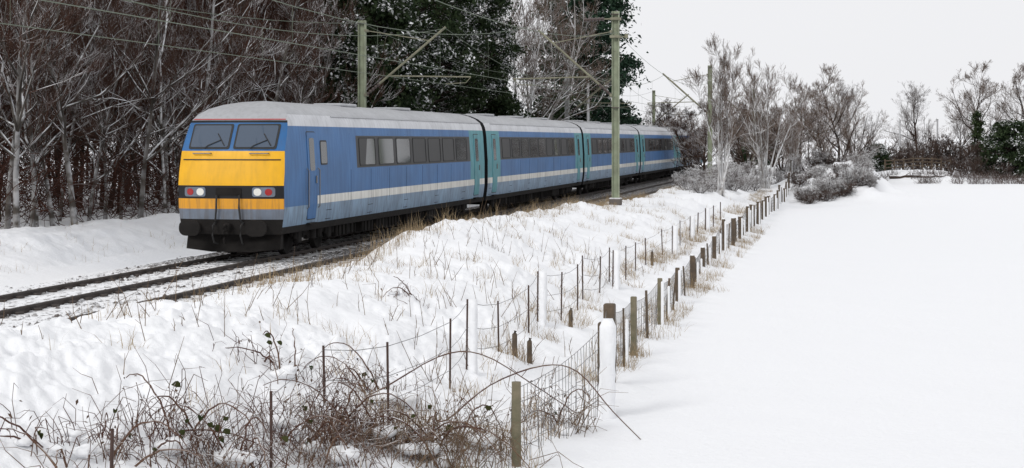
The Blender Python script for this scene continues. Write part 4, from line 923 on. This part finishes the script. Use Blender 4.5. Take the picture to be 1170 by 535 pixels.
def bramble(px, py, rad, ncane, nfine, label, seed, leaves=6, snow=5, tall=.8):
    leaves = int(leaves * .8); snow = (snow + 1) // 2; nfine = int(nfine * .8)
    c = gp(px, py); q = random.Random(seed); rng = np.random.default_rng(seed)
    t = tag(empty('bramble_bush', c), label, 'bramble', 'brambles in the foreground')
    def onground(dx, dy): return Vector((dx, dy, gz(c.x + dx, c.y + dy) - c.z))
    for k in range(ncane):
        a = q.uniform(0, 6.28); b0 = onground(q.uniform(-.4, .4) * rad, q.uniform(-.4, .4) * rad); e = onground(math.cos(a) * rad * q.uniform(.7, 1.5), math.sin(a) * rad * q.uniform(.5, 1.0))
        if q.random() < .5: e.z += q.uniform(.1, .5)
        pts = cane_pts(b0, e, q.uniform(.25, 1.0) * tall * .55, q); mb = MB(); mb.tube(pts, [.0115 - .0065 * i / 12 for i in range(13)], 5)
        mb.build('cane', M['cane'], t)
    n = nfine; B0 = np.stack([rng.normal(0, .55, n) * rad, rng.normal(0, .4, n) * rad, np.zeros(n)], -1); B0[:, 2] = ground(c.x + B0[:, 0], c.y + B0[:, 1]) - c.z
    d = unit(rng.normal(0, .5, (n, 3)) + np.array([0, 0, 1.])); h = rng.uniform(.2, 1.0, n) * tall; m1 = B0 + d * (h * .5)[:, None]; d2 = unit(d + rng.normal(0, .45, (n, 3)) - np.array([0, 0, .35])); m2 = m1 + d2 * (h * .35)[:, None]; d3 = unit(d2 + rng.normal(0, .5, (n, 3)) - np.array([0, 0, .5])); m3 = m2 + d3 * (h * .3)[:, None]
    r = rng.uniform(.003, .006, n); v, f = merge([seg_tubes(B0, m1, r, r * .9), seg_tubes(m1, m2, r * .9, r * .7), seg_tubes(m2, m3, r * .7, r * .4)])
    tag(link('dead_stems', np_mesh('dead_stems', v, f, M['stalk'] if seed in (3, 11, 5) else M['cane']), t), kind='stuff')
    for k in range(leaves):
        a, rd = q.uniform(0, 6.28), rad * q.uniform(0, .9); p = onground(rd * math.cos(a), rd * .6 * math.sin(a)) + Vector((0, 0, q.uniform(.2, .7) * tall))
        mb = MB(); s_ = q.uniform(.024, .046); R = Matrix.Rotation(q.uniform(0, 6.28), 3, 'Z') @ Matrix.Rotation(q.uniform(-.9, .9), 3, 'X')
        o = [(0, -1.1), (.45, -.7), (.62, -.1), (.5, .5), (0, 1.2), (-.5, .5), (-.62, -.1), (-.45, -.7)]
        mb.add([p + R @ Vector((x * s_, y * s_, .012 * (abs(x) * 8) * s_ / .05)) for x, y in o] + [p + R @ Vector((0, 0, -.01))], [(i, (i + 1) % 8, 8) for i in range(8)]); mb.build('leaf', M['leaf'], t)
    n = nfine // 3; c0 = np.stack([rng.normal(0, .5, n) * rad, rng.normal(0, .38, n) * rad, np.zeros(n)], -1); c0[:, 2] = ground(c.x + c0[:, 0], c.y + c0[:, 1]) - c.z + rng.uniform(.08, .75, n) * tall
    v, f = leaf_quads(rng, c0, .024, .4); tag(link('dead_leaves', np_mesh('dead_leaves', v, f, M['dead_leaf']), t), kind='stuff')
    for k in range(snow):
        a, rd = q.uniform(0, 6.28), rad * q.uniform(.1, .9); p = onground(rd * math.cos(a), rd * .6 * math.sin(a)) + Vector((0, 0, q.uniform(.02, .28) * tall)); s_ = q.uniform(.05, .14)
        mb = MB(); n_, k_ = 18, 10; vs = []
        for i in range(k_ + 1):
            aa = math.pi * i / k_
            for j in range(n_):
                bb = 2 * math.pi * j / n_; dx, dy, dz = math.sin(aa) * math.cos(bb), math.sin(aa) * math.sin(bb), math.cos(aa)
                e = 1 + .55 * float(fbm(np.array([dx * 1.3 + k * 7 + dz]), np.array([dy * 1.3 + seed * 5]), 5, 3)[0]); vs.append((p.x + s_ * 1.25 * dx * e, p.y + s_ * 1.1 * dy * e, p.z + s_ * .62 * dz * e))
        mb.add(vs, [(i * n_ + j, (i + 1) * n_ + j, (i + 1) * n_ + (j + 1) % n_, i * n_ + (j + 1) % n_) for i in range(k_) for j in range(n_)]); mb.build('snow_clump', M['snow'], t, True)
    return t
bramble(240, 530, .85, 8, 330, 'bramble with green leaves and snow clumps at the bottom edge', 1, 14, 7)
bramble(345, 518, .75, 6, 300, 'brown tangled bramble by the short iron rod', 2, 6, 6)
bramble(415, 505, .8, 7, 430, 'dense reddish bramble left of the tall iron rod', 4, 5, 6)
bramble(490, 525, .85, 7, 360, 'bramble right of the tall iron rod, long arching canes', 3, 4, 5)
bramble(545, 510, .6, 3, 170, 'thin dry bramble beside the nearest field fence post', 5, 2, 3)
bramble(50, 522, .8, 4, 45, 'sparse bramble in the lower left corner', 6, 4, 5, .6)
bramble(140, 524, .75, 5, 120, 'sparse dry bramble beside the leftmost iron rod', 7, 5, 5, .6)
bramble(320, 425, .6, 4, 60, 'snow-capped bramble halfway up the bank', 8, 5, 4, .5)
bramble(425, 450, .65, 5, 110, 'bramble between the two iron rods behind the dense one', 9, 4, 5, .6)
bramble(640, 495, .5, 2, 110, 'dry stems caught in the netting left of the white post', 11, 3, 2, .9)
bramble(470, 340, .6, 2, 25, 'few arched canes high on the bank', 10, 1, 2, .4)
# long single arching canes that stand out
for i, (pp, lb) in enumerate((([(330, 470, .5), (420, 452, .62), (500, 408, .8), (550, 405, .75), (610, 440, .5), (655, 470, .2)], 'long arching bramble cane in front of the iron rods'),
                              ([(510, 480, .3), (560, 440, .6), (620, 418, .75), (660, 425, .7), (700, 470, .35), (745, 515, .02)], 'long bramble cane arching over the netting onto the field'),
                              ([(170, 500, .35), (230, 485, .5), (300, 478, .55), (360, 478, .45)], 'low bramble cane bending over snow near the bottom'))):
    pts = []
    for k, (x, y, h) in enumerate(pp):
        Y = 21.0 + (k * .25 if i < 2 else .1 * k); pts.append(Vector(((x - 585) * Y / F, Y, zpx(y, Y))))
    g = gz(pts[0].x, pts[0].y); root = Vector((pts[0].x - .25, pts[0].y + .1, gz(pts[0].x - .25, pts[0].y + .1) - .02)); pts = [root, (root + pts[0]) / 2 + Vector((-.05, 0, .08))] + pts
    fine = []
    for k in range(len(pts) - 1):
        a, b, c, d = pts[max(k - 1, 0)], pts[k], pts[k + 1], pts[min(k + 2, len(pts) - 1)]
        for u in (0, .25, .5, .75): fine.append(.5 * ((2 * b) + (c - a) * u + (2 * a - 5 * b + 4 * c - d) * u * u + (3 * b - a - 3 * c + d) * u ** 3))
    fine.append(pts[-1]); N_ = len(fine)
    t = tag(empty('bramble_cane', root), lb, 'bramble', 'long bramble canes'); mb = MB(); mb.tube([p - root for p in fine], [.013 - .007 * k / N_ for k in range(N_)], 6); mb.build('stem', M['cane'], t, True)
    q = random.Random(i)
    for k in range(7):
        p = fine[q.randrange(4, N_)] - root; mb = MB(); mb.tube([p, p + Vector((q.uniform(-.1, .1), q.uniform(-.05, .05), q.uniform(.02, .14)))], .004, 4); mb.build('side_shoot', M['cane'], t)
